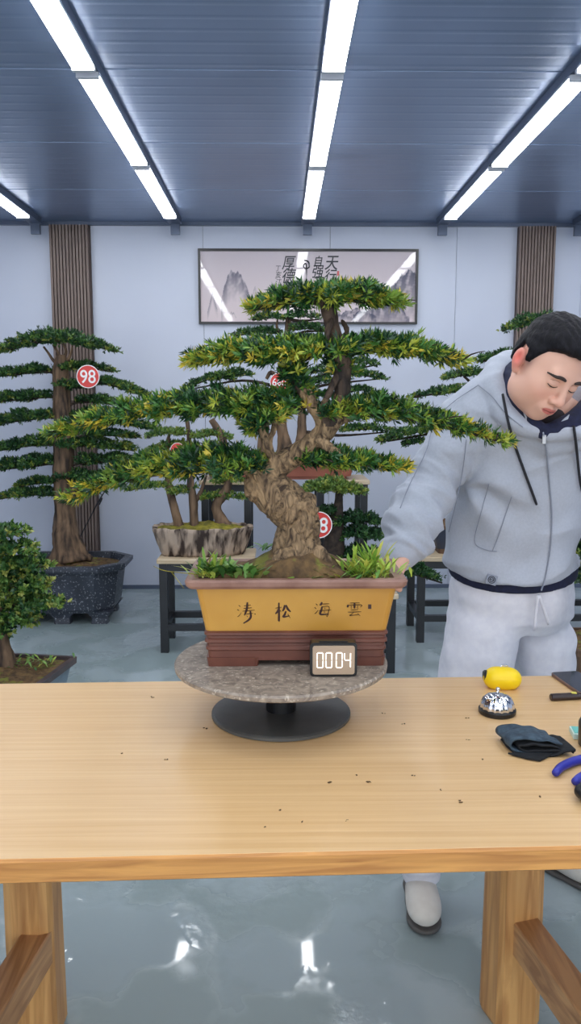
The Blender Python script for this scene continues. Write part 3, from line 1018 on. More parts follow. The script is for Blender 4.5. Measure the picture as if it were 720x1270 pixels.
# craggy bark relief
nr = np.zeros_like(V)
fn = np.cross(V[F[:, 2]] - V[F[:, 0]], V[F[:, 3]] - V[F[:, 1]])
for i in range(4): np.add.at(nr, F[:, i], fn)
nr /= np.linalg.norm(nr, axis=1, keepdims=True) + 1e-12
big = np.clip((1.42 - V[:, 2]) / 0.2, 0.3, 1)
q = V * np.array([1, 1, 0.55])
q = V * np.array([1, 1, 0.6]) + 0.012 * np.stack([wnoise(V, 30, 40), wnoise(V, 30, 41), wnoise(V, 30, 42)], 1)
d = 0.005 - 0.0075 * (1 - np.clip(np.abs(wnoise(q, 62, 3)) / .35, 0, 1)) ** 1.5 - 0.0045 * (1 - np.clip(np.abs(wnoise(q, 130, 5)) / .4, 0, 1)) + 0.003 * wnoise(V, 30, 8)
V = V + nr * (d * big)[:, None]
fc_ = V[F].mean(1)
upper = (fc_[:, 2] + 0.03 * wnoise(fc_, 40, 12)) > P(420, 508, BY)[2]  # darker bark colour above a noisy height line
mesh_obj('trunk', V, F, [M['bark'], M['bark_upper']], bon, True, mi=upper.astype(int))

# foliage pads (pixel outlines of the photo turned into clouds of needles round the tree)
MP = [
    ('A', [(314, 378, 4), (345, 371, 10), (385, 367, 14), (425, 366, 14), (462, 370, 11), (488, 375, 5)], None, 700, .16, None, 0.16),
    ('B', [(236, 447, 4), (262, 441, 9), (300, 436, 15), (345, 437, 19), (388, 433, 13), (404, 430, 6)], 'l', 860, .15, (358, 452), 0.06),
    ('C', [(402, 436, 5), (440, 430, 12), (480, 429, 13), (520, 434, 10), (550, 441, 6), (572, 447, 2.5)], 'r', 700, .15, None, 0.08),
    ('D', [(70, 536, 3.5), (110, 523, 8), (150, 513, 13), (190, 507, 16), (230, 502, 19), (270, 500, 21), (310, 501, 23), (345, 499, 20), (380, 497, 10)], 'l', 1350, .15, (314, 508), 0.04),
    ('E', [(400, 512, 7), (430, 507, 15), (460, 506, 19), (490, 509, 18), (530, 517, 13), (570, 528, 8), (600, 538, 5), (630, 547, 2.5)], 'r', 950, .14, (440, 516), 0.06),
    ('F', [(86, 617, 3.5), (112, 604, 9), (150, 591, 15), (190, 581, 19), (240, 573, 24), (280, 571, 25), (306, 573, 18), (322, 576, 8)], 'l', 1350, .16, (300, 582), 0.06),
    ('G', [(366, 569, 7), (390, 567, 12), (420, 568, 13), (450, 571, 9), (480, 575, 5), (503, 578, 2.5)], 'r', 560, .12, (430, 570), 0.0),
]
for (nm, nodes, tip, n, dm, root, yl) in MP:
    nodes = [(a[0], a[1] + 3, a[2] * .78) for a in nodes]
    foliage('foliage_pad', bon, nodes, BY, n, 0.0195, 0.0046, 10, seed=ord(nm), tip=tip, yel=yl, dmax=dm)
    nn = [(a[0], a[1], a[2]) for a in nodes]
    if tip == 'l': nn = nn[::-1]
    pad_branch(bon, nn, BY, 0.007, root=root, seed=ord(nm), twigs=14)
foliage('foliage_pad', bon, [(312, 532, 6), (330, 522, 10), (350, 514, 7)], BY, 150, 0.022, 0.005, 9, seed=3, yel=0.0)
foliage('foliage_pad', bon, [(356, 462, 5), (366, 468, 10), (378, 488, 9)], BY + .02, 170, 0.022, 0.005, 9, seed=5, yel=0.0)
foliage('foliage_pad', bon, [(408, 455, 4), (425, 462, 9), (440, 462, 5)], BY + .02, 60, 0.02, 0.005, 9, seed=6, yel=0.0)


# weeds growing in the pot
def weed(parent, px, py, Y, n, h, lw, pal, seed, spread=0.03, lean=0.5):
    rs = np.random.RandomState(seed)
    base = P(px, py, Y)
    b, cols, V, F = None, [], [], []
    for i in range(n):
        a = rs.rand() * 6.283
        o = base + np.array([rs.randn() * spread, rs.randn() * spread * 0.5, 0])
        ln = h * (0.5 + 0.6 * rs.rand())
        d = np.array([math.cos(a) * lean, math.sin(a) * lean, 0.5 + 0.6 * rs.rand()]); d /= np.linalg.norm(d)
        sd = np.cross(d, [0, 0, 1]); sd /= np.linalg.norm(sd) + 1e-9
        c = np.array(pal[rs.randint(len(pal))][:3]) * (0.8 + 0.4 * rs.rand())
        k = len(V)
        prof = [(0, .25), (.3, .55), (.6, 1.0), (.82, .75), (1.0, .05)]
        for (t, wv) in prof:
            p = o + d * ln * t + np.array([d[0], d[1], -0.6]) * ln * 0.35 * t * t
            V += [p - sd * lw * wv / 2, p + sd * lw * wv / 2]
            cols += [c, c]
        for j in range(len(prof) - 1):
            F.append((k + 2 * j, k + 2 * j + 1, k + 2 * j + 3, k + 2 * j + 2))
    return mesh_obj('weed', np.array(V), F, M['leaf'], parent, col=np.array(cols))


GRN = [lin(86, 132, 62), lin(110, 154, 74), lin(64, 108, 52), lin(132, 168, 86)]
LIM = [lin(150, 184, 76), lin(176, 200, 88), lin(128, 168, 66), lin(196, 196, 90)]
weed(bon, 268, 714, 1.74, 46, .045, .016, GRN, 1, .026)
weed(bon, 300, 714, 1.73, 60, .042, .015, GRN, 2, .026)
weed(bon, 262, 712, 1.76, 24, .075, .007, GRN + LIM, 3, .02, .3)
weed(bon, 258, 716, 1.72, 20, .035, .012, LIM, 4, .02)
weed(bon, 384, 718, 1.715, 34, .03, .014, GRN + LIM, 5, .024, .9)
weed(bon, 452, 714, 1.745, 110, .062, .008, LIM, 6, .032, .4)
weed(bon, 458, 708, 1.77, 34, .085, .009, LIM, 7, .014, .25)
weed(bon, 440, 716, 1.72, 40, .035, .008, LIM + GRN, 8, .03, .8)
weed(bon, 330, 682, 1.82, 12, .04, .012, GRN, 9, .012, .9)
weed(bon, 250, 716, 1.70, 9, .07, .004, LIM, 10, .012, .9)
b = MB()
q = [P(262, 716, 1.72), P(240, 712, 1.66), P(205, 708, 1.62), P(190, 702, 1.62)]
b.tube(q, [.0012, .001, .0008, .0006], 5)
q2 = [P(212, 709, 1.63), P(222, 722, 1.62), P(228, 730, 1.62)]
b.tube(q2, [.0008, .0007, .0005], 5)
b.build('weed_stalk', M['moss'], bon)
rs = np.random.RandomState(5)
b = MB()
for i in range(46):
    o = np.array([rs.uniform(-.02, .13), rs.uniform(1.72, 1.84), 1.092 - rs.rand() * .012])
    e = o + np.array([rs.uniform(-.03, .03), rs.uniform(-.02, .01), rs.uniform(-.012, .006)])
    b.tube([o, (o + e) / 2 + np.array([0, 0, .008]), e], [.0007, .0007, .0005], 4, sub=2)
b.build('root_fibres', M['bark'], bon)

# ================================================================== DIGITAL CLOCK
ck = P(413, 807, 1.645)
clk = empty('digital_timer', (ck[0], 1.645, ZD), 'black digital timer showing 0004 leaning against the yellow pot', 'timer')
hw, hh = .0495, .0365
zc = ZD + hh


def rr_prism(b, cx, cz, hx, hz, r, y0, y1, seg=5, mi=0):
    pts = []
    for (sx, sz, a0) in ((1, 1, 0), (-1, 1, 90), (-1, -1, 180), (1, -1, 270)):
        for i in range(seg + 1):
            a = R(a0 + 90 * i / seg)
            pts.append((cx + sx * (hx - r) + r * math.cos(a), cz + sz * (hz - r) + r * math.sin(a)))
    n = len(pts)
    V = [(x, y0, z) for x, z in pts] + [(x, y1, z) for x, z in pts]
    F = [tuple(range(n)), tuple(range(2 * n - 1, n - 1, -1))] + [(i + n, (i + 1) % n + n, (i + 1) % n, i) for i in range(n)]
    b.add(V, F, mi)
    return b


rr_prism(rr_prism(MB(), ck[0], zc, hw, hh, .008, 1.634, 1.662), ck[0], zc, hw - .002, hh - .002, .008, 1.6315, 1.634).build('case', M['black'], clk)
rr_prism(MB(), ck[0], zc, hw - .0055, hh - .0055, .005, 1.6305, 1.632).build('screen', M['screen'], clk)
SEG = {'0': 'abcdef', '4': 'fgbc'}
for i, dch in enumerate('0004'):
    cx = ck[0] + (-.0285, -.0100, .0115, .0290)[i]
    b = MB()
    w2, h2, tck = .0062, .0160, .00085
    for sname in SEG[dch]:
        if sname in 'agd':
            z = zc + {'a': h2, 'g': 0, 'd': -h2}[sname]
            b.box(cx - w2 + .0012, cx + w2 - .0012, 1.6298, 1.6306, z - tck, z + tck)
        else:
            xx_ = cx + (w2 if sname in 'bc' else -w2)
            z0 = zc if sname in 'bf' else zc - h2
            b.box(xx_ - tck, xx_ + tck, 1.6298, 1.6306, z0 + .0012, z0 + h2 - .0012)
    b.build('digit', M['led'], clk)
MB().box(ck[0] - .03, ck[0] + .03, 1.64, 1.655, zc + hh, zc + hh + .002).build('button_strip', M['black'], clk)

# ================================================================== TREES AND STANDS BEHIND
def stand(x0, x1, y0, y1, h, label, t=0.045, rail=0.13, cross=True):
    e = empty('plant_stand', ((x0 + x1) / 2, (y0 + y1) / 2, 0), label, 'plant stand', 'black framed plant stands')
    MB().box(x0 - .012, x1 + .012, y0 - .012, y1 + .012, h - 0.028, h, bev=.004).build('top', M['pale_wood'], e)
    for (lx, ly) in ((x0, y0), (x1 - t, y0), (x0, y1 - t), (x1 - t, y1 - t)):
        MB().box(lx, lx + t, ly, ly + t, 0, h - 0.028).build('leg', M['black_metal'], e)
    for (za, zb) in ((h - .028 - t, h - .0285), (rail, rail + t - .008)):
        for ly in (y0, y1 - t):
            MB().box(x0 + t, x1 - t, ly + .004, ly + t - .004, za, zb).build('rail', M['black_metal'], e)
        for lx in (x0, x1 - t):
            MB().box(lx + .004, lx + t - .004, y0 + t, y1 - t, za, zb).build('rail', M['black_metal'], e)
    return e


def number_sign(px, py, Y, rpx, txt, label, sz=1.6, tilt=0.0):
    c = P(px, py, Y)
    r = rpx * Y / FPX
    e = empty('number_sign', c, label, 'number sign', 'round red number signs on the trees')
    MB().lathe(c, [(r, 0.0), (r, 0.004), (r * .97, 0.006)], 40, 'y').build('disc', M['red'], e)
    b = MB()
    n = 48
    V, F = [], []
    for rr_ in (r * .93, r):
        V += [(c[0] + rr_ * math.cos(2 * math.pi * i / n), c[1] - .0008, c[2] + rr_ * math.sin(2 * math.pi * i / n)) for i in range(n)]
    for i in range(n):
        F.append((i, (i + 1) % n, n + (i + 1) % n, n + i))
    mesh_obj('border', V, F, M['white'], e)
    if txt:
        text_obj('number', txt, r * sz, M['white'], e, c + np.array([0, -.0015, 0]), rot=(math.pi / 2, tilt, 0), sx=0.88, bold=r * .012)
    return e


def tree_pads(root, pads, Y, dens, ll, lw, pal=PAL_FAR, m=None, trunk_x=None, lpt=7, yel=0.05, dmax=.2, twigs=4, r0=.009):
    for i, nodes in enumerate(pads):
        L = sum(math.hypot(nodes[j + 1][0] - nodes[j][0], nodes[j + 1][1] - nodes[j][1]) for j in range(len(nodes) - 1))
        rm = sum(a[2] for a in nodes) / len(nodes)
        n = int(1.7 * dens * L * (rm + 2) / 100)
        tip = None
        if trunk_x is not None:
            mid = (nodes[0][0] + nodes[-1][0]) / 2
            if nodes[-1][0] < trunk_x + 6: tip = 'l'
            if nodes[0][0] > trunk_x - 12: tip = 'r'
        nodes = [(a[0], a[1], a[2] * 1.12) for a in nodes]
        foliage('foliage_pad', root, nodes, Y, n, ll, lw, lpt, seed=i * 7 + int(Y * 10), tip=tip, pal=pal, yel=yel, dmax=dmax)
        nn = nodes[::-1] if tip == 'l' else nodes
        if trunk_x is not None:
            ex = nn[0]
            nn = [(trunk_x, ex[1] + 10, 0.1)] + [(a[0], a[1] + 1, a[2]) for a in nn] if abs(ex[0] - trunk_x) < 60 else nn
        pad_branch(root, nn, Y, r0, m=m, seed=i, twigs=twigs)


def trunk(root, limbs, Y, m, noise=0.10, freq=30, name='trunk', n=12, seed=0):
    b = MB()
    for j, pts in enumerate(limbs):
        b.tube([P(a[0], a[1], Y + (a[3] if len(a) > 3 else 0)) for a in pts], [a[2] * Y / FPX for a in pts], n, noise, freq, seed=seed + j)
    return b.build(name, m, root, True)


# ---- tall tree 98 in the black octagonal pot
LY = 5.42
lc = P(84, 690, LY)
lt = empty('potted_bonsai', (lc[0], LY, 0), 'tall layered bonsai in a black octagonal pot in front of the left wall column', 'bonsai')
hx, hy, rz = .415, .30, .40
b = MB()
b.rrloft(lc[0], LY, [(0.075, hx - .10, hy - .08, .10), (0.10, hx - .085, hy - .065, .11), (rz - .06, hx - .05, hy - .035, .13), (rz - .045, hx - .045, hy - .03, .13),
                     (rz - .045, hx - .012, hy - .008, .14), (rz - .03, hx, hy, .15), (rz - .004, hx, hy, .15), (rz, hx - .01, hy - .008, .145),
                     (rz, hx - .05, hy - .04, .13), (rz - .05, hx - .055, hy - .045, .13)], seg=1, cap=(True, False))
for sx in (-1, 0, 1):
    for sy in (-1, 1):
        b.rrloft(lc[0] + sx * (hx - .17), LY + sy * (hy - .13), [(0, .055, .04, .01), (.04, .05, .036, .01), (.08, .085, .045, .012)], seg=2)
b.build('pot', M['black_pot'], lt)
mound('soil', lc[0], LY, hx - .05, hy - .04, rz - .035, [(lc[0], LY, .04, .16)], M['soil'], lt, seed=5, oval=True)
trunk(lt, [[(86, 694, 27), (84, 680, 20), (81, 660, 15), (80, 635, 13), (79, 600, 12.5), (78, 560, 12), (77, 520, 11.5), (76, 480, 11), (75, 455, 9), (76, 440, 5)],
           [(70, 694, 7), (76, 678, 8), (80, 655, 6)], [(104, 694, 7), (96, 680, 9), (86, 655, 7)], [(62, 694, 5), (73, 686, 7), (78, 672, 7)], [(114, 693, 4), (100, 687, 6), (88, 672, 7)],
           [(76, 456, 2.4), (66, 447, 1.8), (60, 438, 1.4), (54, 430, 1.2)], [(77, 454, 2.4), (84, 446, 1.8), (88, 437, 1.3), (90, 428, 1)], [(77, 448, 2), (72, 438, 2), (66, 428, 1.5)],
           [(78, 446, 3), (82, 436, 2), (78, 426, 1.5)]], LY, M['bark_far'], 0.16, 22)
PADS98 = [
    [(-6, 437, 2), (25, 427, 6), (50, 421, 8), (80, 420, 8), (105, 425, 7), (130, 431, 3.5), (144, 436, 1.5)],
    [(-25, 468, 2), (0, 464, 4), (30, 460, 5), (62, 459, 3)],
    [(78, 457, 3), (100, 454, 4), (122, 456, 3), (140, 460, 1.5)],
    [(70, 478, 4), (100, 477, 6), (125, 473, 4), (152, 479, 5), (184, 492, 2.5)],
    [(-30, 500, 2), (0, 495, 5), (32, 492, 6), (64, 490, 3)],
    [(95, 497, 3), (122, 496, 5), (152, 502, 2)],
    [(-28, 528, 3), (0, 522, 5), (32, 517, 7), (66, 515, 4)],
    [(88, 516, 3), (112, 512, 4), (140, 513, 3), (160, 517, 2)],
    [(100, 524, 4), (145, 522, 5), (195, 532, 2)],
    [(108, 538, 4), (138, 537, 4.5), (169, 542, 1.5)],
    [(-30, 562, 2), (0, 556, 4), (36, 549, 7), (68, 549, 5)],
    [(74, 551, 5), (108, 550, 6), (148, 554, 5), (164, 557, 2)],
    [(-26, 584, 3), (2, 579, 6), (34, 575, 8), (66, 572, 6)],
    [(98, 572, 5), (140, 570, 6), (176, 574, 3)],
    [(20, 603, 2), (45, 597, 4), (70, 597, 3)],
    [(0, 617, 3), (30, 611, 5), (70, 612, 4)],
    [(70, 592, 6), (110, 591, 6), (150, 594, 4)],
]
tree_pads(lt, PADS98, LY, 58, .024, .0085, trunk_x=78, lpt=8, yel=.04, dmax=.22, twigs=8, r0=.012)
b = MB()
b.tube([P(132, 606, LY - .05), P(122, 622, LY - .05), P(110, 645, LY), P(98, 668, LY)], [.004, .005, .004, .004], 6)
b.tube([P(122, 622, LY - .05), P(126, 618, LY - .07), P(123, 626, LY - .07)], [.006, .007, .005], 6)
b.build('tie_wire', M['cord'], lt)
number_sign(109, 467, LY - .25, 14, '98', 'red disc numbered 98 on the tall tree in front of the left wall column')

# ---- three-trunk planting on the low stand
FY = 4.75
s0, s1 = P(197, 693, FY - .16), P(310, 693, FY - .16)
SH = float(s0[2])
stand(s0[0], s0[0] + .54, FY - .17, FY + .17, SH, 'low black stand with a pale top under the bark textured trough')
fc = P(250, 675, FY)
ft = empty('potted_bonsai', (fc[0], FY, SH), 'small three trunk bonsai planting in a bark textured trough on the low stand', 'bonsai')
n, V, F = 96, [], []
prof = [(SH, .80), (SH + .02, .86), (SH + .08, .93), (SH + .14, 1.0), (SH + .165, 1.03), (SH + .17, 1.0), (SH + .165, .95), (SH + .13, .92)]
for (z, k) in prof:
    for i in range(n):
        a = 2 * math.pi * i / n
        lob = 1 + .035 * math.cos(5 * a) + .02 * math.cos(8 * a + 1)
        rib = .022 * math.sin(31 * a + 2 * math.sin(z * 40)) + .008 * math.sin(53 * a + z * 60)
        ex = abs(math.cos(a)) ** .75 * math.copysign(1, math.cos(a))
        ey = abs(math.sin(a)) ** .75 * math.copysign(1, math.sin(a))
        V.append((fc[0] + .285 * k * lob * ex * (1 + rib), FY + .15 * k * lob * ey * (1 + rib * 2), z + .004 * math.sin(13 * a) * (z > SH)))
for j in range(len(prof) - 1):
    for i in range(n):
        F.append((j * n + i, j * n + (i + 1) % n, (j + 1) * n + (i + 1) % n, (j + 1) * n + i))
F.append(tuple(range(n - 1, -1, -1)))
mesh_obj('pot', V, F, M['bark_pot'], ft, True)
mound('moss', fc[0], FY, .28, .145, SH + .155, [(fc[0], FY, .02, .2), (fc[0] + .1, FY, .02, .08)], M['moss'], ft, seed=9, oval=True)
trunk(ft, [[(223, 662, 8), (221, 650, 6), (214, 622, 5), (209, 600, 4), (206, 570, 3), (208, 548, 2.5), (210, 538, 1.5)],
           [(242, 662, 8), (240, 645, 5.5), (239, 620, 5), (236, 595, 4), (235, 560, 3.5), (233, 530, 2.5), (230, 515, 1.5)],
           [(240, 625, 3), (248, 612, 2.5), (252, 600, 2), (256, 590, 1.2)],
           [(280, 664, 12), (276, 650, 9), (270, 636, 7), (269, 625, 6), (278, 612, 6), (284, 596, 5), (284, 575, 5), (279, 555, 5), (271, 535, 5), (262, 520, 4)]],
      FY, M['bark_far'], .1, 40, seed=4)
tree_pads(ft, [[(160, 607, 2), (185, 602, 4), (208, 601, 3)], [(182, 541, 2), (205, 536, 4), (230, 537, 3)], [(172, 567, 2), (195, 556, 4), (226, 550, 4)],
               [(214, 609, 4), (242, 606, 3)], [(240, 541, 3), (265, 538, 4), (285, 543, 2)], [(250, 617, 3.5), (275, 615, 4), (302, 617, 3)], [(268, 597, 4), (300, 594, 4)]],
          FY, 60, .018, .007, pal=PAL_FAR[1:] + PAL_LITE[1:3], yel=.12, dmax=.14, r0=.006)
number_sign(220, 558, FY - .1, 9, '', 'small red and white disc half hidden in the foliage of the three trunk planting')

# ---- multi-trunk tree on tall stands
TY = 5.3
z_t = float(P(420, 592, TY)[2])
xa, xb = P(249, 592, TY - .2)[0], P(311, 592, TY - .2)[0]
stand(xa, xb, TY - .2, TY + .2, z_t, 'tall narrow black stand against the back wall behind the bark trough', rail=.3)
xc, xd = P(393, 592, TY - .2)[0], P(456, 592, TY - .2)[0]
stand(xc, xd, TY - .2, TY + .2, z_t, 'tall narrow black stand against the back wall behind the red 8 sign', rail=.3)
tl, tr_ = P(256, 580, TY)[0], P(438, 580, TY)[0]
tcx = (tl + tr_) / 2
mt_ = empty('potted_bonsai', (tcx, TY, z_t), 'grove of slim bonsai trunks in a long terracotta tray on the tall stands', 'bonsai')
b = MB()
hw_ = (tr_ - tl) / 2
b.rrloft(tcx, TY, [(z_t, hw_ - .06, .15, .02), (z_t + .022, hw_ - .06, .15, .02), (z_t + .022, hw_ - .03, .17, .03), (z_t + .085, hw_ - .012, .185, .03), (z_t + .09, hw_, .2, .03),
                   (z_t + .108, hw_, .2, .03), (z_t + .11, hw_ - .02, .18, .03), (z_t + .08, hw_ - .03, .17, .03)], seg=3, cap=(True, False))
b.build('tray', M['terracotta'], mt_)
mound('moss', tcx, TY, hw_ - .02, .18, z_t + .105, [(P(345, 560, TY)[0], TY, .06, .25)], M['moss'], mt_, seed=3, oval=True)
trunk(mt_, [[(326, 566, 8), (326, 550, 7), (327, 525, 6), (324, 500, 5), (320, 480, 3)],
            [(354, 566, 15), (354, 556, 10), (351, 540, 7), (348, 518, 6), (346, 495, 5), (346, 470, 4), (350, 440, 3.5), (355, 415, 3), (356, 392, 2)],
            [(371, 566, 12), (372, 552, 7.5), (374, 535, 6), (374, 510, 5), (372, 485, 5), (366, 460, 4), (361, 435, 3), (358, 410, 2.2), (360, 394, 1.5)],
            [(350, 430, 2.5), (346, 415, 2), (343, 405, 1.6), (344, 396, 1.2)], [(372, 520, 3), (380, 512, 2), (388, 505, 1.5)],
            [(346, 470, 3), (336, 462, 2.4), (330, 470, 1.8)]], TY, M['bark_far'], .1, 40, seed=14)
PM = [[(312, 396, 1), (330, 393, 4), (350, 394, 2)], [(350, 395, 2), (372, 391, 3), (396, 394, 1)], [(290, 416, 2), (320, 411, 4), (347, 412, 2)],
      [(362, 408, 3), (385, 406, 4), (403, 410, 2)], [(262, 470, 2), (285, 463, 5), (310, 465, 3)], [(228, 483, 2), (262, 468, 4), (290, 470, 3)],
      [(360, 420, 3), (385, 420, 4), (405, 426, 2)], [(380, 462, 3), (398, 459, 3), (412, 464, 1)], [(385, 474, 4), (400, 471, 4), (412, 473, 2)],
      [(435, 447, 2), (452, 449, 3), (468, 453, 1)], [(430, 463, 4), (455, 465, 4), (478, 470, 1)], [(430, 485, 3), (445, 483, 3), (459, 484, 1)],
      [(385, 491, 3), (402, 489, 3), (416, 491, 2)], [(425, 533, 3), (458, 531, 4), (490, 536, 2)], [(280, 448, 3), (310, 445, 4), (338, 447, 3)], [(388, 504, 3), (415, 503, 3), (430, 506, 2)]]
tree_pads(mt_, PM, TY, 56, .02, .008, yel=.04, dmax=.16, r0=.006)
b = MB()
for q in ([(355, 395), (372, 398), (396, 396)], [(350, 440), (330, 418), (318, 414)], [(357, 425), (375, 412), (400, 411)], [(346, 480), (300, 472), (240, 482)],
          [(372, 490), (400, 478), (470, 470)], [(374, 535), (420, 540), (480, 536)], [(370, 475), (410, 463), (465, 453)]):
    b.tube([P(a[0], a[1], TY) for a in q], [.012, .009, .004], 7, .1, 50)
b.build('branch', M['bark_dark'], mt_, True)
number_sign(346, 474, TY - .05, 11.5, '660', 'red disc numbered 660 on the grove of slim trunks in front of the picture', sz=1.15)

# ---- low tree behind the red 8 sign
HY = 4.4
hz = .44
h0 = P(425, 700, HY)
stand(h0[0] - .27, h0[0] + .27, HY - .2, HY + .2, hz, 'low black stand behind the yellow pot under the short dark tree')
ht = empty('potted_bonsai', (h0[0], HY, hz), 'short dark trunked bonsai with flat pads behind the right of the yellow pot', 'bonsai')
b = MB()
b.rrloft(h0[0], HY, [(hz, .17, .12, .03), (hz + .02, .18, .13, .03), (hz + .12, .215, .155, .03), (hz + .125, .23, .17, .03), (hz + .145, .23, .17, .03), (hz + .147, .21, .15, .03),
                     (hz + .12, .2, .14, .03)], seg=3, cap=(True, False))
b.build('pot', M['brown_pot'], ht)
mound('soil', h0[0], HY, .205, .145, hz + .135, [(h0[0], HY, .03, .1)], M['soil'], ht, seed=11)
trunk(ht, [[(414, 706, 18), (414, 685, 15), (415, 665, 12), (417, 648, 10), (419, 630, 6), (420, 610, 4), (419, 600, 2)], [(400, 704, 6), (406, 680, 8), (412, 660, 7)],
           [(418, 672, 4), (428, 662, 3), (440, 660, 2.4)], [(414, 652, 4), (408, 640, 2.5), (402, 634, 2)]], HY, M['bark_dark'], .12, 30, seed=8)
tree_pads(ht, [[(378, 608, 3), (400, 603, 8), (420, 604, 9), (438, 608, 6), (452, 611, 2.5)]], HY, 70, .02, .008, pal=PAL_LITE, yel=.25, dmax=.16, r0=.007)
tree_pads(ht, [[(396, 640, 4), (410, 634, 5), (420, 640, 4)], [(415, 648, 5), (440, 643, 7), (462, 646, 5), (476, 648, 2)], [(424, 664, 5), (448, 660, 8), (470, 664, 5)],
               [(420, 690, 6), (445, 685, 7), (465, 686, 5)]], HY, 66, .02, .008, pal=PAL_FAR[:4], yel=.03, dmax=.16, r0=.007)
tree_pads(ht, [[(470, 702, 3), (500, 706, 7), (522, 709, 6), (544, 718, 2)]], HY, 70, .02, .008, pal=PAL_FAR[:4], yel=.03, dmax=.1, r0=.006)
trunk(ht, [[(416, 690, 4), (445, 698, 3), (500, 708, 2.5), (548, 723, 1)]], HY, M['bark_dark'], .1, 40, name='branch')
number_sign(395, 651, HY - .12, 17, '98', 'red disc with an 8 showing from behind the gnarled trunk of the large bonsai', tilt=R(4))

# ---- tree on the right-hand stand
RY = 4.98
r0_, r1_ = P(518, 690, RY - .2), P(792, 690, RY - .2)
RH = float(r0_[2])
stand(r0_[0], r1_[0], RY - .22, RY + .2, RH, 'long black stand with a pale top to the right, behind the man')
rcx = (P(528, 670, RY)[0] + P(770, 670, RY)[0]) / 2
rhw = P(770, 670, RY)[0] - rcx
rt = empty('potted_bonsai', (rcx, RY, RH), 'spreading layered bonsai in a long dark blue trough behind the man', 'bonsai')
b = MB()
b.rrloft(rcx, RY, [(RH, rhw - .06, .12, .02), (RH + .03, rhw - .06, .12, .02)], seg=2, mi=1)
b.rrloft(rcx, RY, [(RH + .03, rhw - .05, .12, .02), (RH + .16, rhw - .02, .15, .02)], seg=2, cap=(True, False))
b.rrloft(rcx, RY, [(RH + .155, rhw - .03, .145, .02), (RH + .16, rhw, .165, .02), (RH + .18, rhw, .165, .02), (RH + .182, rhw - .03, .14, .02), (RH + .15, rhw - .035, .135, .02)], seg=2,
         cap=(False, False), mi=1)
b.build('pot', [M['navy_pot'], M['brown_pot']], rt)
mound('soil', rcx, RY, rhw - .035, .135, RH + .165, [(rcx, RY, .05, .2)], M['soil'], rt, seed=13)
trunk(rt, [[(652, 664, 26), (655, 640, 18), (660, 600, 15), (664, 540, 13), (666, 480, 10), (668, 430, 7), (668, 405, 3)], [(664, 545, 4), (620, 542, 3), (560, 535, 2.2), (480, 547, 1.2)],
           [(666, 490, 4), (620, 486, 3), (575, 484, 2.4), (540, 489, 1.2)], [(667, 470, 4), (630, 470, 3), (590, 476, 2), (575, 467, 1.6)], [(668, 445, 3.5), (630, 446, 2.5), (594, 448, 1.2)]],
      RY, M['bark_dark'], .12, 30, seed=18)
PR = [[(622, 409, 2), (642, 402, 6), (668, 398, 8), (700, 402, 6), (726, 410, 2)], [(591, 448, 2), (615, 442, 5), (645, 440, 6)], [(550, 469, 2), (578, 463, 5), (604, 464, 3)],
      [(512, 492, 1), (545, 486, 5), (570, 484, 5)], [(472, 547, 2), (497, 538, 5), (532, 532, 5)], [(500, 551, 1.5), (522, 547, 3)], [(690, 440, 5), (720, 444, 5), (750, 452, 2)],
      [(700, 490, 5), (750, 492, 5), (790, 500, 2)], [(690, 540, 6), (740, 542, 6), (800, 552, 2)]]
tree_pads(rt, PR, RY, 62, .02, .008, yel=.06, dmax=.18, r0=.007)

# ---- bonsai low at the left edge
QY = 3.52
qx, qz = -1.30, .27
qt = empty('potted_bonsai', (qx, QY, 0), 'leafy small bonsai in a rectangular blue grey pot at the left edge behind the workbench', 'bonsai')
qr = R(-10)
b = MB()
b.rrloft(qx, QY, [(0.0, .24, .16, .01), (.02, .25, .17, .01), (qz - .03, .30, .205, .012)], seg=2, rot=qr, cap=(True, False))
b.rrloft(qx, QY, [(qz - .03, .298, .203, .012), (qz - .028, .32, .222, .012), (qz, .322, .224, .012), (qz + .002, .30, .2, .01), (qz - .03, .296, .196, .01)], seg=2, rot=qr, mi=1, cap=(False, False))
b.build('pot', [M['blue_pot'], mat('dark_rim', lin(92, 78, 76), lin(70, 60, 62), scale=12, rough=.4)], qt)
mound('soil', qx, QY, .296, .196, qz - .012, [(qx, QY, .05, .12)], M['soil'], qt, seed=17, rot=qr)
weed(qt, 40, 822, QY + .05, 60, .04, .012, GRN + LIM, 21, .08, .8)
trunk(qt, [[(4, 838, 18), (4, 815, 13), (2, 795, 9), (-1, 760, 8), (-2, 720, 8), (-2, 690, 6), (-4, 665, 3)], [(24, 842, 4), (15, 828, 5), (6, 808, 6)], [(0, 842, 5), (3, 824, 6), (3, 806, 6)]],
      QY, M['bark_far'], .12, 34, seed=28)
PQ = [[(-34, 664, 4), (-5, 660, 8), (14, 659, 7), (32, 659, 3)], [(-20, 682, 6), (20, 681, 8), (40, 680, 4)], [(0, 698, 7), (30, 700, 9), (56, 702, 4)], [(5, 714, 8), (30, 713, 6)],
      [(4, 728, 8), (35, 727, 9), (56, 726, 5)], [(5, 745, 9), (40, 749, 9), (74, 748, 3)], [(5, 764, 10), (30, 764, 9), (46, 768, 4)], [(3, 779, 6), (15, 781, 4)],
      [(-60, 700, 5), (-30, 698, 8), (-5, 700, 5)], [(-70, 735, 5), (-30, 733, 9), (-5, 735, 6)], [(-60, 768, 4), (-30, 766, 8), (-5, 768, 6)]]
tree_pads(qt, PQ, QY, 28, .022, .012, pal=PAL_LEFT, yel=.12, dmax=.16, r0=.007)

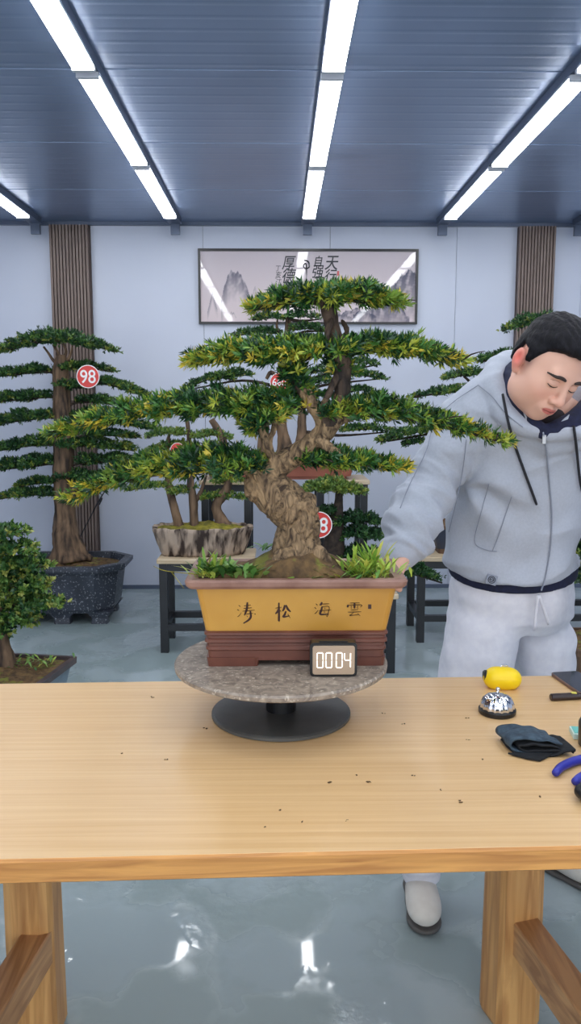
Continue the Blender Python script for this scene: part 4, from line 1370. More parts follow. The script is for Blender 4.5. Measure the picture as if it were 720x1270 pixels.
# ---- bonsai at the right edge
EY = 3.7
ez = .34
e0 = P(752, 800, EY)
et = empty('potted_bonsai', (e0[0], EY, 0), 'dark leaved bonsai in a brown trough at the right edge behind the man', 'bonsai')
b = MB()
b.rrloft(e0[0], EY, [(0, .16, .14, .01), (.02, .17, .15, .01), (ez - .03, .2, .18, .01), (ez - .028, .215, .195, .01), (ez, .215, .195, .01), (ez + .001, .195, .175, .01), (ez - .03, .19, .17, .01)], seg=2,
         cap=(True, False))
b.build('pot', M['brown_pot'], et)
mound('moss', e0[0], EY, .195, .175, ez - .01, [(e0[0], EY, .08, .12)], M['soil'], et, seed=19)
trunk(et, [[(748, 800, 16), (744, 770, 10), (738, 745, 8), (735, 710, 6), (738, 670, 4), (740, 640, 2)]], EY, M['bark_dark'], .12, 34, seed=38)
tree_pads(et, [[(711, 715, 5), (735, 712, 11), (765, 714, 6)], [(712, 690, 6), (740, 686, 11), (770, 690, 5)], [(712, 664, 5), (735, 660, 10), (760, 664, 5)], [(716, 640, 4), (738, 636, 8), (760, 640, 4)]],
          EY, 46, .022, .010, yel=.03, dmax=.16, r0=.007)

# ================================================================== THINGS ON THE WORKBENCH
def on_table(px, py):
    """point of the bench top at photo pixel"""
    a = P(px, py, 1.0)
    d = a - np.array([0, 0, CAM_H])
    return d * ((TZ - CAM_H) / d[2]) + np.array([0, 0, CAM_H])


# call bell
c = on_table(616, 884)
bl = empty('call_bell', c, 'small chrome call bell on a black base on the workbench', 'bell')
MB().lathe(c, [(.040, 0.0), (.042, .003), (.042, .010), (.038, .014)], 40).build('base', M['black'], bl)
b = MB()
V, F = [], []
n = 64
prof = [(.0375, .0135), (.0375, .017), (.036, .026), (.031, .035), (.022, .0425), (.011, .046), (.004, .047)]
for (r, h) in prof:
    for i in range(n):
        a = 2 * math.pi * i / n
        k = 1 + .035 * math.cos(16 * a) * (r > .008)
        V.append((c[0] + r * k * math.cos(a), c[1] + r * k * math.sin(a), c[2] + h))
for j in range(len(prof) - 1):
    for i in range(n):
        F.append((j * n + i, j * n + (i + 1) % n, (j + 1) * n + (i + 1) % n, (j + 1) * n + i))
F.append(tuple((len(prof) - 1) * n + i for i in range(n)))
mesh_obj('dome', V, F, M['chrome'], bl, True)
MB().lathe(c, [(.003, .046), (.003, .053), (.005, .055), (.005, .058), (.003, .060)], 16).build('button', M['chrome'], bl, True)

# yellow roll with a metal clip
c = on_table(622, 853)
yr = empty('yellow_case', c, 'bright yellow rounded plastic case lying on the workbench behind the bell', 'case')
ya = R(-6)
ux = np.array([math.cos(ya), math.sin(ya), 0])
S = SDF()
for t, r in ((-.020, .023), (0, .0245), (.020, .0225)):
    S.ell(c + ux * t + np.array([0, 0, .0245]), (.026, .026, .0245), .02)
S.cap(c - ux * .018 + np.array([0, 0, .0245]), c + ux * .020 + np.array([0, 0, .023]), .0235, .0215, .01)
xsq = axis_steps((c[0] - .075, c[0] + .075, .0022)); ysq = axis_steps((c[1] - .04, c[1] + .04, .0022)); zsq = axis_steps((c[2] - .004, c[2] + .06, .0022))
V, F = S.mesh(xsq, ysq, zsq)
V[:, 2] = np.maximum(V[:, 2], c[2])
mesh_obj('shell', V, F, M['yellow'], yr, True)
p = c - ux * .040 + np.array([0, 0, .030])
MB().lathe(p, [(.012, -.006), (.014, -.003), (.014, .004), (.011, .007)], 20, 'x').build('cap', M['black'], yr)
p = c + np.array([.004, 0, .049])
b = MB().box(p[0] - .012, p[0] + .012, p[1] - .007, p[1] + .007, p[2] - .006, p[2] + .003, bev=.001)
b.tube([p + np.array([-.009, 0, .002]), p + np.array([-.006, 0, .009]), p + np.array([.006, 0, .009]), p + np.array([.009, 0, .002])], .0018, 8)
b.build('clip', M['chrome'], yr)

# phone
q = [on_table(*a) for a in ((666, 838), (716, 838))]
c = on_table(706, 849)
ph = empty('smartphone', c, 'smartphone lying screen up near the back edge of the workbench', 'phone')
prot = R(-62)
MB().rrloft(c[0] + .022, c[1] + .0, [(TZ, .036, .074, .008), (TZ + .001, .038, .076, .01), (TZ + .0075, .038, .076, .01), (TZ + .0085, .037, .075, .01)], seg=5, rot=prot + R(90) + R(-20)).build('case', M['phone_body'], ph)
MB().rrloft(c[0] + .022, c[1] + .0, [(TZ + .0084, .0352, .0732, .008), (TZ + .009, .035, .073, .008)], seg=5, rot=prot + R(90) + R(-20)).build('screen', M['phone_glass'], ph)

# marker pen
a0, a1 = on_table(682, 869), on_table(742, 866)
pn = empty('marker_pen', (a0 + a1) / 2, 'thick dark brown marker lying in front of the phone', 'pen')
z = np.array([0, 0, .0085])
d = (a1 - a0) / np.linalg.norm(a1 - a0)
MB().tube([a0 + z, a0 + d * .002 + z, a0 + d * .07 + z], [.0065, .0085, .0085], 16, sub=1).build('cap', M['marker'], pn, False)
MB().tube([a0 + d * .07 + z, a1 + z], [.0078, .0076], 16, sub=1).build('barrel', M['marker'], pn, False)
p = a0 + d * .058
MB().box(p[0] - .006, p[0] + .006, p[1] - .004, p[1] + .004, TZ + .0155, TZ + .0178).build('label_sticker', mat('yellow_label', lin(222, 214, 96), rough=.5), pn)

# folded black cloth
c = on_table(655, 928)
cl = empty('folded_cloth', c, 'folded black cloth with a blue grey top on the workbench in front of the bell', 'cloth')


def sheet(path, w0, w1, th, skew, seed=0, yaw=0.0, amp=.0025):
    """a folded band: path in (u, z) swept along depth v from w0 to w1"""
    q = crom(np.array(path), 6)
    T_ = np.gradient(q, axis=0); T_ /= np.linalg.norm(T_, axis=1, keepdims=True)
    N_ = np.stack([-T_[:, 1], T_[:, 0]], 1)
    nv = 14
    V = []
    for side in (1, -1):
        for j in range(nv + 1):
            v = w0 + (w1 - w0) * j / nv
            for i in range(len(q)):
                u = q[i, 0] + N_[i, 0] * th / 2 * side + skew * v
                zz_ = q[i, 1] + N_[i, 1] * th / 2 * side
                V.append((u, v, zz_))
    V = np.array(V)
    V[:, 2] += amp * wnoise(V, 90, seed) * np.clip(V[:, 2] / .02, 0, 1)
    V[:, 0] += amp * wnoise(V, 60, seed + 2)
    V[:, 2] = np.maximum(V[:, 2], 0.0003)
    c_, s_ = math.cos(yaw), math.sin(yaw)
    V = np.stack([c[0] + c_ * V[:, 0] - s_ * V[:, 1], c[1] + s_ * V[:, 0] + c_ * V[:, 1], TZ + V[:, 2]], 1)
    m_ = len(q)
    F = []
    o2 = (nv + 1) * m_
    for j in range(nv):
        for i in range(m_ - 1):
            F.append((j * m_ + i, j * m_ + i + 1, (j + 1) * m_ + i + 1, (j + 1) * m_ + i))
            F.append((o2 + j * m_ + i, o2 + (j + 1) * m_ + i, o2 + (j + 1) * m_ + i + 1, o2 + j * m_ + i + 1))
    for i in range(m_ - 1):
        F.append((i, o2 + i, o2 + i + 1, i + 1))
        k_ = nv * m_
        F.append((k_ + i, k_ + i + 1, o2 + k_ + i + 1, o2 + k_ + i))
    for j in range(nv):
        F.append((j * m_, (j + 1) * m_, o2 + (j + 1) * m_, o2 + j * m_))
        k_ = m_ - 1
        F.append((j * m_ + k_, o2 + j * m_ + k_, o2 + (j + 1) * m_ + k_, (j + 1) * m_ + k_))
    return V, F


V, F = sheet([(.050, .022), (.02, .030), (-.015, .033), (-.042, .029), (-.050, .018), (-.040, .008), (-.01, .004), (.03, .004), (.052, .006)], -.032, .042, .004, -.25, 1, R(-6))
mesh_obj('outer_fold', V, F, M['cloth_blue'], cl, True)
V, F = sheet([(.046, .017), (.01, .022), (-.022, .022), (-.034, .016), (-.024, .010), (0, .0095), (.03, .010), (.064, .012), (.074, .008)], -.034, .036, .004, -.2, 4, R(-6))
mesh_obj('inner_fold', V, F, M['cloth'], cl, True)
V, F = sheet([(.075, .016), (.055, .013), (.03, .003), (-.01, .0025), (-.04, .003), (-.045, .006)], -.04, .03, .004, -.2, 6, R(-6))
mesh_obj('lower_fold', V, F, M['cloth'], cl, True)
q = [c + np.array(a) for a in ((-.052, -.034, .003), (.040, -.036, .003), (.002, -.066, .002), (-.020, -.056, .002), (-.052, -.034, .0065), (.040, -.036, .0065), (.002, -.066, .005), (-.020, -.056, .0055))]
mesh_obj('corner_flap', q, [(3, 2, 1, 0), (4, 5, 6, 7), (0, 1, 5, 4), (1, 2, 6, 5), (2, 3, 7, 6), (3, 0, 4, 7)], M['cloth'], cl)

# pale teal box at the right edge, black mug beside it
c = on_table(719, 913)
tbx = empty('small_box', c, 'small pale teal card box at the right edge of the workbench', 'box')
MB().box(c[0] - .018, c[0] + .045, c[1] - .022, c[1] + .022, TZ, TZ + .012, rot=R(-8), bev=.001).build('box', M['pale_card'], tbx)
MB().box(c[0] - .0145, c[0] + .042, c[1] - .016, c[1] + .019, TZ + .0121, TZ + .013, rot=R(-8)).build('lid_panel', M['teal'], tbx)
c = on_table(741, 926)
mg = empty('black_jar', c, 'black rounded jar at the right edge of the workbench beside the teal box', 'jar')
MB().lathe(c, [(.034, 0), (.039, .004), (.040, .05), (.036, .058)], 32, cap=(True, True)).build('body', M['black'], mg, True)
MB().lathe(c, [(.033, .058), (.034, .060), (.034, .068), (.031, .071)], 32).build('lid', M['marker'], mg, True)

# pliers with blue grips
h0 = on_table(689, 964)
pl = empty('pliers', on_table(735, 950), 'pliers with blue handle grips at the right edge of the workbench', 'pliers')
zt = np.array([0, 0, .010])
ga = [on_table(*a) + zt for a in ((688, 965), (696, 957), (712, 950), (735, 945), (760, 946))]
gb = [on_table(*a) + zt for a in ((712, 976), (720, 970), (735, 962), (760, 950))]
MB().tube(ga, [.007, .0085, .0088, .0085, .007], 12).build('handle_grip', M['blue_grip'], pl, True)
MB().tube(gb, [.007, .0085, .0085, .007], 12).build('handle_grip', M['blue_grip'], pl, True)
p, q_ = (ga[-1] + gb[-1]) / 2, on_table(800, 935) + zt
b = MB().lathe(p + np.array([.004, 0, -.006]), [(.012, 0), (.013, .002), (.013, .010), (.012, .012)], 20)
b.tube([p, p + (q_ - p) * .5 + np.array([0, .006, 0]), q_], [.009, .007, .003], 8)
b.tube([p, p + (q_ - p) * .5 - np.array([0, .006, 0]), q_], [.009, .007, .003], 8)
b.build('jaws', M['steel'], pl)
c = on_table(741, 994)
sh = empty('black_pouch', c, 'black rounded pouch at the right edge of the workbench in front of the pliers', 'pouch')
S = SDF().ell(c + np.array([.0, 0, .016]), (.042, .034, .017), .01).ell(c + np.array([.03, .01, .016]), (.04, .03, .016), .02)
V, F = S.mesh(axis_steps((c[0] - .06, c[0] + .09, .003)), axis_steps((c[1] - .05, c[1] + .06, .003)), axis_steps((TZ - .006, TZ + .045, .003)))
V[:, 2] = np.maximum(V[:, 2], TZ)
mesh_obj('body', V, F, M['black'], sh, True)
MB().tube([c + np.array([-.03, -.02, .028]), c + np.array([0, -.004, .036]), c + np.array([.04, .01, .034])], .0018, 6).build('zipper', M['seamline'], sh)

# crumbs of soil
rs = np.random.RandomState(11)
CR = [(455, 970, 4), (441, 962, 2.5), (408, 971, 5), (570, 995, 4), (500, 898, 2.5), (475, 885, 2), (668, 988, 3), (512, 962, 3), (597, 942, 2.5), (580, 918, 2), (579, 891, 2.5), (255, 904, 3.5),
      (348, 1005, 3), (374, 1020, 2.5), (151, 935, 2.5), (189, 865, 2.5), (430, 1018, 2), (206, 942, 2.5), (546, 980, 2), (328, 1026, 2.5)]
for (x_, y_, s_) in CR:
    p = on_table(x_, y_)
    r = s_ * p[1] / FPX * .5
    b = MB()
    for k_ in range(3):
        o = p + np.array([rs.randn() * r * .9, rs.randn() * r * .9, r * .45])
        b.tube([o - np.array([r * .8, rs.randn() * r * .5, 0]), o, o + np.array([r * .8, rs.randn() * r * .5, r * .2])], [r * .2, r * .45, r * .15], 5, sub=2)
    V = np.concatenate(b.V); V[:, 2] = np.maximum(V[:, 2], TZ + .0001)
    o = mesh_obj('soil_crumb', V, b.F, M['crumb'])
    tag(o, 'tiny dark crumb of soil or leaf litter on the workbench top', 'crumb', 'soil crumbs on the workbench')

# ================================================================== THE MAN
pc = P(634, 745, 2.36)
man = empty('person', (pc[0], 2.33, 0), 'person in a grey zip hoodie and white trousers leaning over behind the workbench', 'person')


def J(px, py, Y): return P(px, py, Y)


# head frame
HC = J(676, 453, 2.04)
cy_, sy_ = math.cos(R(27)), math.sin(R(27))
cp, sp = math.cos(R(33)), math.sin(R(33))
cr, sr = math.cos(R(12)), math.sin(R(12))
Rx = np.array([[1, 0, 0], [0, cp, -sp], [0, sp, cp]])       # nod forward (towards -y)
Rz = np.array([[cy_, -sy_, 0], [sy_, cy_, 0], [0, 0, 1]])   # turn to the image right
Ry = np.array([[cr, 0, sr], [0, 1, 0], [-sr, 0, cr]])       # top of the head to the image right
HR = Ry @ Rz @ Rx
HS = 0.97


def H(x, y, z): return HC + HR @ (np.array([x, y, z]) * HS)


def he(S, c, r, k=.012, op='u', rx=0.0):
    Rr = HR
    if rx:
        a = R(rx)
        Rr = HR @ np.array([[1, 0, 0], [0, math.cos(a), -math.sin(a)], [0, math.sin(a), math.cos(a)]])
    S.ell(H(*c), np.array(r) * HS, k, Rr, op)


def hc(S, a, b, r1, r2=None, k=.01, op='u'):
    S.cap(H(*a), H(*b), r1 * HS, None if r2 is None else r2 * HS, k, op)


B = SDF()
he(B, (0, .000, .035), (.077, .090, .092))
he(B, (0, -.030, -.020), (.068, .066, .092), .03)
he(B, (0, -.034, -.072), (.056, .054, .046), .03)
he(B, (0, -.076, -.094), (.024, .020, .020), .025)
for s in (-1, 1):
    he(B, (s * .042, -.058, -.034), (.028, .028, .032), .03)
    he(B, (s * .050, -.022, -.070), (.022, .036, .026), .03)
hc(B, (-.040, -.086, .022), (.040, -.086, .022), .011, k=.02)
for s in (-1, 1):
    he(B, (s * .033, -.106, .002), (.019, .016, .011), .014, 's')
    he(B, (s * .033, -.0865, .000), (.0165, .0115, .0105), .006)
hc(B, (0, -.096, .012), (0, -.113, -.030), .0075, .0115, .012)
he(B, (0, -.115, -.035), (.0125, .011, .010), .008)
for s in (-1, 1):
    he(B, (s * .0145, -.106, -.038), (.0085, .011, .008), .006)
    he(B, (s * .0075, -.113, -.0455), (.0036, .0045, .003), .003, 's')
he(B, (0, -.092, -.066), (.030, .016, .020), .015)
hc(B, (-.017, -.100, -.0625), (0, -.1075, -.0600), .0045, .0055, .005)
hc(B, (.017, -.100, -.0625), (0, -.1075, -.0600), .0045, .0055, .005)
hc(B, (-.015, -.099, -.0735), (.015, -.099, -.0735), .0058, k=.006)
hc(B, (0, -.1035, -.0735), (0, -.1035, -.0735), .0062, k=.006)
hc(B, (-.021, -.100, -.068), (.021, -.100, -.068), .0022, k=.003, op='s')
for s in (-1, 1):   # ears
    he(B, (s * .0815, .012, -.006), (.011, .019, .028), .006, rx=-12)
    he(B, (s * .0945, .004, -.001), (.009, .011, .017), .004, 's', rx=-12)
    he(B, (s * .077, .004, -.034), (.008, .010, .010), .008)
neck0 = J(682, 522, 2.19)
B.cap(H(.006, .025, -.05), neck0, .048, .058, .03)
chest = J(642, 590, 2.29)
belly = J(638, 690, 2.35)
pel = J(634, 745, 2.37)
shR, shL = J(576, 532, 2.21), J(750, 532, 2.21)
elR, elL = J(524, 612, 2.20), J(778, 640, 2.28)
wrR = J(495, 690, 2.035)
wrL = J(770, 735, 2.12)
B.cap(neck0, chest, .07, .11, .04)
B.cap(chest, belly, .12, .115, .05)
B.cap(belly, pel, .110, .092, .05)
B.cap(neck0, shR, .055, .052, .04).cap(neck0, shL, .055, .052, .04)
B.cap(shR, elR, .050, .042, .03).cap(elR, wrR, .040, .027, .02)
B.cap(shL, elL, .050, .042, .03).cap(elL, wrL, .040, .027, .02)
hipR, hipL = J(600, 770, 2.36), J(670, 770, 2.41)
knR, knL = J(577, 930, 2.27), J(692, 930, 2.40)
anR = np.array([0.415, 2.22, .09])
anL = np.array([0.845, 2.37, .09])
B.cap(hipR, knR, .070, .052, .03).cap(knR, anR, .055, .036, .02)
B.cap(hipL, knL, .064, .050, .03).cap(knL, anL, .055, .036, .02)
B.cap(anR, np.array([.41, 2.11, .035]), .034, .026, .02).cap(anL, np.array([.91, 2.29, .035]), .034, .026, .02)


def hand(S, wrist, d, n, t, lens=(.066, .074, .069, .054), curl=(25, 45, 35), side=1):
    """d: towards the fingertips, n: palm side, t: thumb side"""
    d, n = d / np.linalg.norm(d), n / np.linalg.norm(n)
    n = n - d * (n @ d); n /= np.linalg.norm(n)
    t = np.cross(d, n) * side
    kn = []
    for i, off in enumerate((.030, .010, -.010, -.029)):
        k_ = wrist + d * (.088 - .004 * abs(i - 1)) + t * off
        S.cap(wrist + d * .01 + t * off * .55, k_, .016, .0125, .012)
        kn.append(k_)
    for i, (k_, L) in enumerate(zip(kn, lens)):
        a, p_, r_ = 0.0, k_, .0098
        for j, f in enumerate((.45, .31, .24)):
            a += R(curl[j] * (1 + .05 * i))
            dd = d * math.cos(a) + n * math.sin(a) + t * (.5 - i / 3) * .10
            q__ = p_ + dd * L * f
            S.cap(p_, q__, r_, r_ - .0008, .004)
            p_, r_ = q__, r_ - .0008
    p_ = wrist + d * .025 + t * .022 + n * .006
    for (L, ad, at, an, r_) in ((.042, .55, .75, .35, .0135), (.034, .80, .35, .50, .0108), (.026, .85, .05, .55, .0095)):
        q__ = p_ + (d * ad + t * at + n * an) / math.sqrt(ad * ad + at * at + an * an) * L
        S.cap(p_, q__, r_, r_ - .001, .006)
        p_ = q__


rimR = np.array([PX + .222, PY + .118, 1.082])
hd = rimR - wrR
hand(B, wrR, np.array([-.42, -.72, -.30]), np.array([0.1, .1, -1.0]), None, curl=(22, 48, 40), side=-1)
hand(B, wrL, np.array([-.15, -.75, -.55]), np.array([-.3, -.2, -1.0]), None, curl=(15, 25, 20), side=1)
xs = axis_steps((.14, .36, .0034), (.36, .56, .008), (.56, .84, .0023), (.84, 1.16, .006))
ysx = axis_steps((1.84, 2.20, .0025), (2.20, 2.54, .008))
zsx = axis_steps((0, .98, .009), (.98, 1.17, .0034), (1.17, 1.37, .006), (1.37, 1.74, .0023))
V, F = B.mesh(xs, ysx, zsx)
L = (V - HC) @ HR / HS            # head-local coordinates for colouring the skin
skin = np.array(lin(216, 170, 150))[:3]
col = np.tile(skin, (len(V), 1))


def tint(mask, c, a):
    global col
    m_ = (np.clip(mask, 0, 1) * a)[:, None]
    col = col * (1 - m_) + np.array(c[:3]) * m_


inhead = (np.abs(L[:, 0]) < .11) & (np.abs(L[:, 1]) < .13) & (np.abs(L[:, 2]) < .14)
gauss = lambda c, r: np.exp(-(((L - np.array(c)) / np.array(r)) ** 2).sum(1)) * inhead
for s in (-1, 1):
    tint(gauss((s * .045, -.085, -.035), (.026, .04, .022)), lin(222, 150, 134), .35)
    tint(gauss((s * .088, .008, -.004), (.014, .026, .030)), lin(222, 92, 84), .8)
tint(gauss((0, -.118, -.036), (.016, .016, .014)), lin(220, 140, 124), .35)
lipm = (np.abs(L[:, 0]) < .024) & (L[:, 1] < -.092) & inhead
wz = np.sqrt(np.clip(1 - (L[:, 0] / .024) ** 2, 0, 1))
up_ = np.clip((.0105 * wz - np.abs(L[:, 2] + .0675)) / .002, 0, 1) * lipm
tint(up_, lin(186, 92, 90), .85)
tint(np.clip((.0018 - np.abs(L[:, 2] + .068)) / .0012, 0, 1) * lipm * (np.abs(L[:, 0]) < .021), lin(92, 36, 38), .9)
for s in (-1, 1):
    tint(gauss((s * .078, -.016, .012), (.016, .016, .028)), lin(80, 66, 64), .75)
body = mesh_obj('body', V, F, M['skin'], man, True, col=col)


def on_face(x, z, off=.0008):
    ysamp = np.linspace(-.14, -.03, 200)
    pts = np.array([H(x, y, z) for y in ysamp])
    d = B.at(pts)
    i = np.argmax(d < off)
    return H(x, ysamp[i], z)


for s in (-1, 1):
    pts = [on_face(s * (.016 + .0105 * i), .021 + .0035 * math.sin(i * .9) - (0.002 if i == 4 else 0)) for i in range(5)]
    MB().tube(pts, [.0030, .0046, .0046, .0038, .0018], 8).build('eyebrow', M['brow'], man, True)
    pts = [on_face(s * (.0185 + .0062 * i), -.0035 - .0032 * math.sin(math.pi * i / 5), .0004) for i in range(6)]
    MB().tube(pts, [.0009, .0014, .0016, .0016, .0014, .0008], 6).build('eyelashes', M['black'], man, True)
    pts = [on_face(s * (.019 + .006 * i), .0085 + .0030 * math.sin(math.pi * i / 5), .0002) for i in range(6)]
    MB().tube(pts, [.0003, .0006, .0007, .0007, .0006, .0003], 6).build('eyelid_crease', mat('eyelid_crease', lin(150, 100, 84), rough=.6), man, True)

# hair
S = SDF()
he(S, (0, .004, .046), (.0845, .097, .095), .01)
he(S, (0, -.036, .092), (.064, .058, .040), .03)
he(S, (0, .016, .0), (.0805, .082, .080), .02)


def hair_cut(x, y, z):
    lx = ((x - HC[0]) * HR[0, 0] + (y - HC[1]) * HR[1, 0] + (z - HC[2]) * HR[2, 0]) / HS
    ly = ((x - HC[0]) * HR[0, 1] + (y - HC[1]) * HR[1, 1] + (z - HC[2]) * HR[2, 1]) / HS
    lz = ((x - HC[0]) * HR[0, 2] + (y - HC[1]) * HR[1, 2] + (z - HC[2]) * HR[2, 2]) / HS
    line = np.interp(ly, [-.12, -.08, -.055, -.042, -.030, -.022, -.006, .002, .030, .042, .06, .12], [.080, .076, .066, .052, .024, .000, -.002, .028, .030, -.005, -.045, -.055])
    side = np.clip((np.abs(lx) - .045) / .03, 0, 1)
    front = np.interp(ly, [-.12, -.06, -.02], [.078, .082, .06])
    line2 = np.where(ly < -.03, np.minimum(line, line) + (1 - side) * 0, line)
    return (line2 + .0012 * np.sin(lx * 260) - lz) * .7


S.add(hair_cut, (-9, -9, -9), (9, 9, 9), .012, 'i')
V, F = S.mesh(axis_steps((.55, .86, .0028)), axis_steps((1.86, 2.24, .0028)), axis_steps((1.40, 1.74, .0028)))
L = (V - HC) @ HR / HS
fnv = V - (HC + HR @ np.array([0, .01, .03]))
fnv /= np.linalg.norm(fnv, axis=1, keepdims=True)
st = np.abs(wnoise(L * np.array([1.0, .35, .6]), 120, 4)) + .6 * np.abs(wnoise(L * np.array([1, .3, .7]), 260, 9))
V = V + fnv * (.0018 * (st - .6))[:, None]
mesh_obj('hair', V, F, M['hair'], man, True)

# hoodie
G = SDF()
rows = []
for (py, lx, rx, Yc, bb) in [(752, 557, 716, 2.365, .150), (725, 552, 719, 2.36, .165), (695, 548, 723, 2.355, .168), (660, 551, 726, 2.34, .160), (625, 558, 728, 2.315, .152), (590, 566, 732, 2.285, .148),
                             (555, 566, 742, 2.25, .142), (525, 570, 748, 2.215, .130), (500, 590, 745, 2.19, .112), (480, 620, 735, 2.175, .085)]:
    a, b_ = P(lx, py, Yc), P(rx, py, Yc)
    rows.append((a[2], (a[0] + b_[0]) / 2, Yc, (b_[0] - a[0]) / 2, bb))
G.loft(rows, .02, yaw=R(8))
nk = J(680, 490, 2.2)
G.chain([J(640, 492, 2.19), J(605, 500, 2.20), J(572, 526, 2.215)], [.062, .066, .075], .035)
G.chain([J(715, 492, 2.19), J(735, 500, 2.20), J(756, 526, 2.215)], [.062, .066, .075], .035)
G.chain([J(574, 530, 2.215), J(550, 572, 2.215), J(527, 614, 2.195), J(510, 650, 2.12), J(502, 676, 2.07)], [.074, .072, .068, .068, .063], .02, sub=2)
G.cap(J(501, 676, 2.07), J(497, 690, 2.045), .060, .048, .02)
G.chain([J(756, 528, 2.215), J(772, 580, 2.25), J(778, 640, 2.28), J(774, 690, 2.2), J(771, 722, 2.14)], [.076, .076, .072, .064, .05], .02, sub=2)
# hood bundled round the neck
HOOD = [(673, 540, 2.065, 9), (650, 530, 2.065, 10), (630, 512, 2.085, 11), (617, 488, 2.13, 12), (614, 468, 2.20, 14), (632, 456, 2.29, 20), (690, 452, 2.33, 26), (745, 458, 2.29, 22), (760, 482, 2.19, 15),
        (745, 512, 2.10, 12), (715, 533, 2.065, 10), (680, 541, 2.062, 9)]
G.chain([J(*a[:3]) for a in HOOD], [a[3] * a[2] / FPX for a in HOOD], .022, sub=2)
# hollow for the neck and head
G.chain([J(677, 518, 2.12), J(680, 498, 2.14), J(682, 465, 2.14)], [.070, .098, .12], .012, 's')
G.cap(J(674, 522, 2.075), J(680, 506, 2.07), .018, .060, .012, 's')
G.chain([J(640, 538, 2.115), J(674, 552, 2.110), J(722, 545, 2.115)], [.026, .028, .026], .02)
hemz0 = J(640, 722, 2.2)[2]


def hem(x, y, z):
    return (hemz0 - .012 + .24 * (y - 2.2) - z)


G.add(hem, (-9, -9, -9), (9, 9, 9), .012, 'i')


def hoodie_folds(V):
    """creases in the fleece: rings along the sleeves, pulls under the arm, soft belly folds"""
    p = V
    d = np.zeros(len(V))
    # sleeve on the image left: folds across the limb
    a, b_ = J(560, 545, 2.2), J(500, 682, 2.05)
    ax_ = (b_ - a); Ls = np.linalg.norm(ax_); ax_ = ax_ / Ls
    t = ((p - a) @ ax_) / Ls
    rad = np.linalg.norm(p - a - np.outer((p - a) @ ax_, ax_), axis=1)
    m_ = np.clip((t - .05) / .2, 0, 1) * np.clip((1.02 - t) / .06, 0, 1) * np.clip((.13 - rad) / .03, 0, 1)
    al = np.outer((p - a) @ ax_, ax_)
    pp = al + .32 * (p - a - al) + np.array([.3, .2, .1]) * (p[:, :1] - a[0]) * .25
    d += m_ * (.017 * (.45 - np.abs(wnoise(pp, 34, 2))) + .008 * (.5 - np.abs(wnoise(pp, 70, 6)))) * (.55 + .6 * np.clip(t, 0, 1))
    # pull lines from the armpit over the chest
    c_ = J(578, 605, 2.2)
    v = p - c_
    ang = np.arctan2(v[:, 2], v[:, 0])
    r_ = np.linalg.norm(v[:, [0, 2]], axis=1)
    m2 = np.exp(-(r_ / .17) ** 2) * np.clip(r_ / .04, 0, 1) * (p[:, 1] < 2.3) * (1 - m_)
    d += m2 * .014 * np.sin(ang * 4.0 + 1.5 * wnoise(p, 12, 5))
    # blousing above the hem
    zb = J(640, 690, 2.2)[2]
    m3 = np.exp(-((p[:, 2] - zb) / .07) ** 2) * (1 - m_)
    d += m3 * .015 * wnoise(p * np.array([1, 1, .6]), 24, 11)
    d += .0095 * (.4 - np.abs(wnoise(p * np.array([.8, 1, 1.2]), 15, 13))) * (1 - m_) + .0012 * wnoise(p, 55, 17)
    return d


V, F = G.mesh(axis_steps((.18, 1.16, .0052)), axis_steps((1.92, 2.60, .0052)), axis_steps((.84, 1.66, .0052)))
nr = np.zeros_like(V)
fn = np.cross(V[F[:, 2]] - V[F[:, 0]], V[F[:, 3]] - V[F[:, 1]])
for i in range(4): np.add.at(nr, F[:, i], fn)
nr /= np.linalg.norm(nr, axis=1, keepdims=True) + 1e-12
V = V + nr * hoodie_folds(V)[:, None]
hood = mesh_obj('hoodie', V, F, M['hoodie'], man, True)
HV = V


def on_hoodie(px, py, off=.001, Yguess=2.1):
    """front surface of the hoodie under a photo pixel (ray against its vertices)"""
    o = np.array([0, 0, CAM_H])
    d = P(px, py, 1.0) - o
    d = d / np.linalg.norm(d)
    v = HV - o
    t = v @ d
    dist = np.linalg.norm(v - np.outer(t, d), axis=1)
    ok = dist < .008
    if not ok.any():
        return P(px, py, Yguess)
    return o + d * (t[ok].min() - off)


def seam(name, pix, r, m, parent, flat=1.0):
    pts = np.array([on_hoodie(*a) for a in pix])
    pts[1:-1] = (pts[:-2] + 2 * pts[1:-1] + pts[2:]) / 4
    return MB().tube(pts, r, 6, sub=2).build(name, m, parent, True)


dens = lambda pts, k=6: [tuple(a) for a in crom(np.array(pts, float), k)]
seam('zip', dens([(673, 536), (677, 560), (681, 600), (684, 640), (682, 680), (676, 715), (671, 732)]), .0022, M['seamline'], hood)
seam('sleeve_seam', dens([(592, 478), (560, 500), (538, 525), (528, 560), (508, 600), (496, 630)]), .0012, M['seamline'], hood)
seam('shoulder_seam', dens([(592, 477), (610, 492), (626, 512), (648, 530)]), .0012, M['seamline'], hood)
seam('pocket_seam', dens([(606, 600), (595, 640), (588, 672), (602, 682), (616, 684)]), .0011, M['seamline'], hood)
seam('pocket_seam', dens([(634, 616), (626, 640), (618, 664), (610, 684)]), .0011, M['seamline'], hood)
seam('armhole_seam', dens([(578, 545), (574, 580), (566, 620), (556, 660)], 4), .0011, M['seamline'], hood)
for pts in ([(623, 489), (627, 510), (634, 540), (648, 580), (660, 612), (665, 626)], [(711, 528), (714, 552), (718, 590), (722, 612)]):
    q = [on_hoodie(*a, off=.006) for a in dens(pts, 4)]
    MB().tube(q, [.0036] * (len(q) - 1) + [.003], 8, sub=1).build('drawstring', M['cord'], hood, True)
p = on_hoodie(674, 545, .003)
MB().box(p[0] - .005, p[0] + .005, p[1] - .004, p[1] + .001, p[2] - .012, p[2] + .012, bev=.001).build('zip_slider', M['steel'], hood)
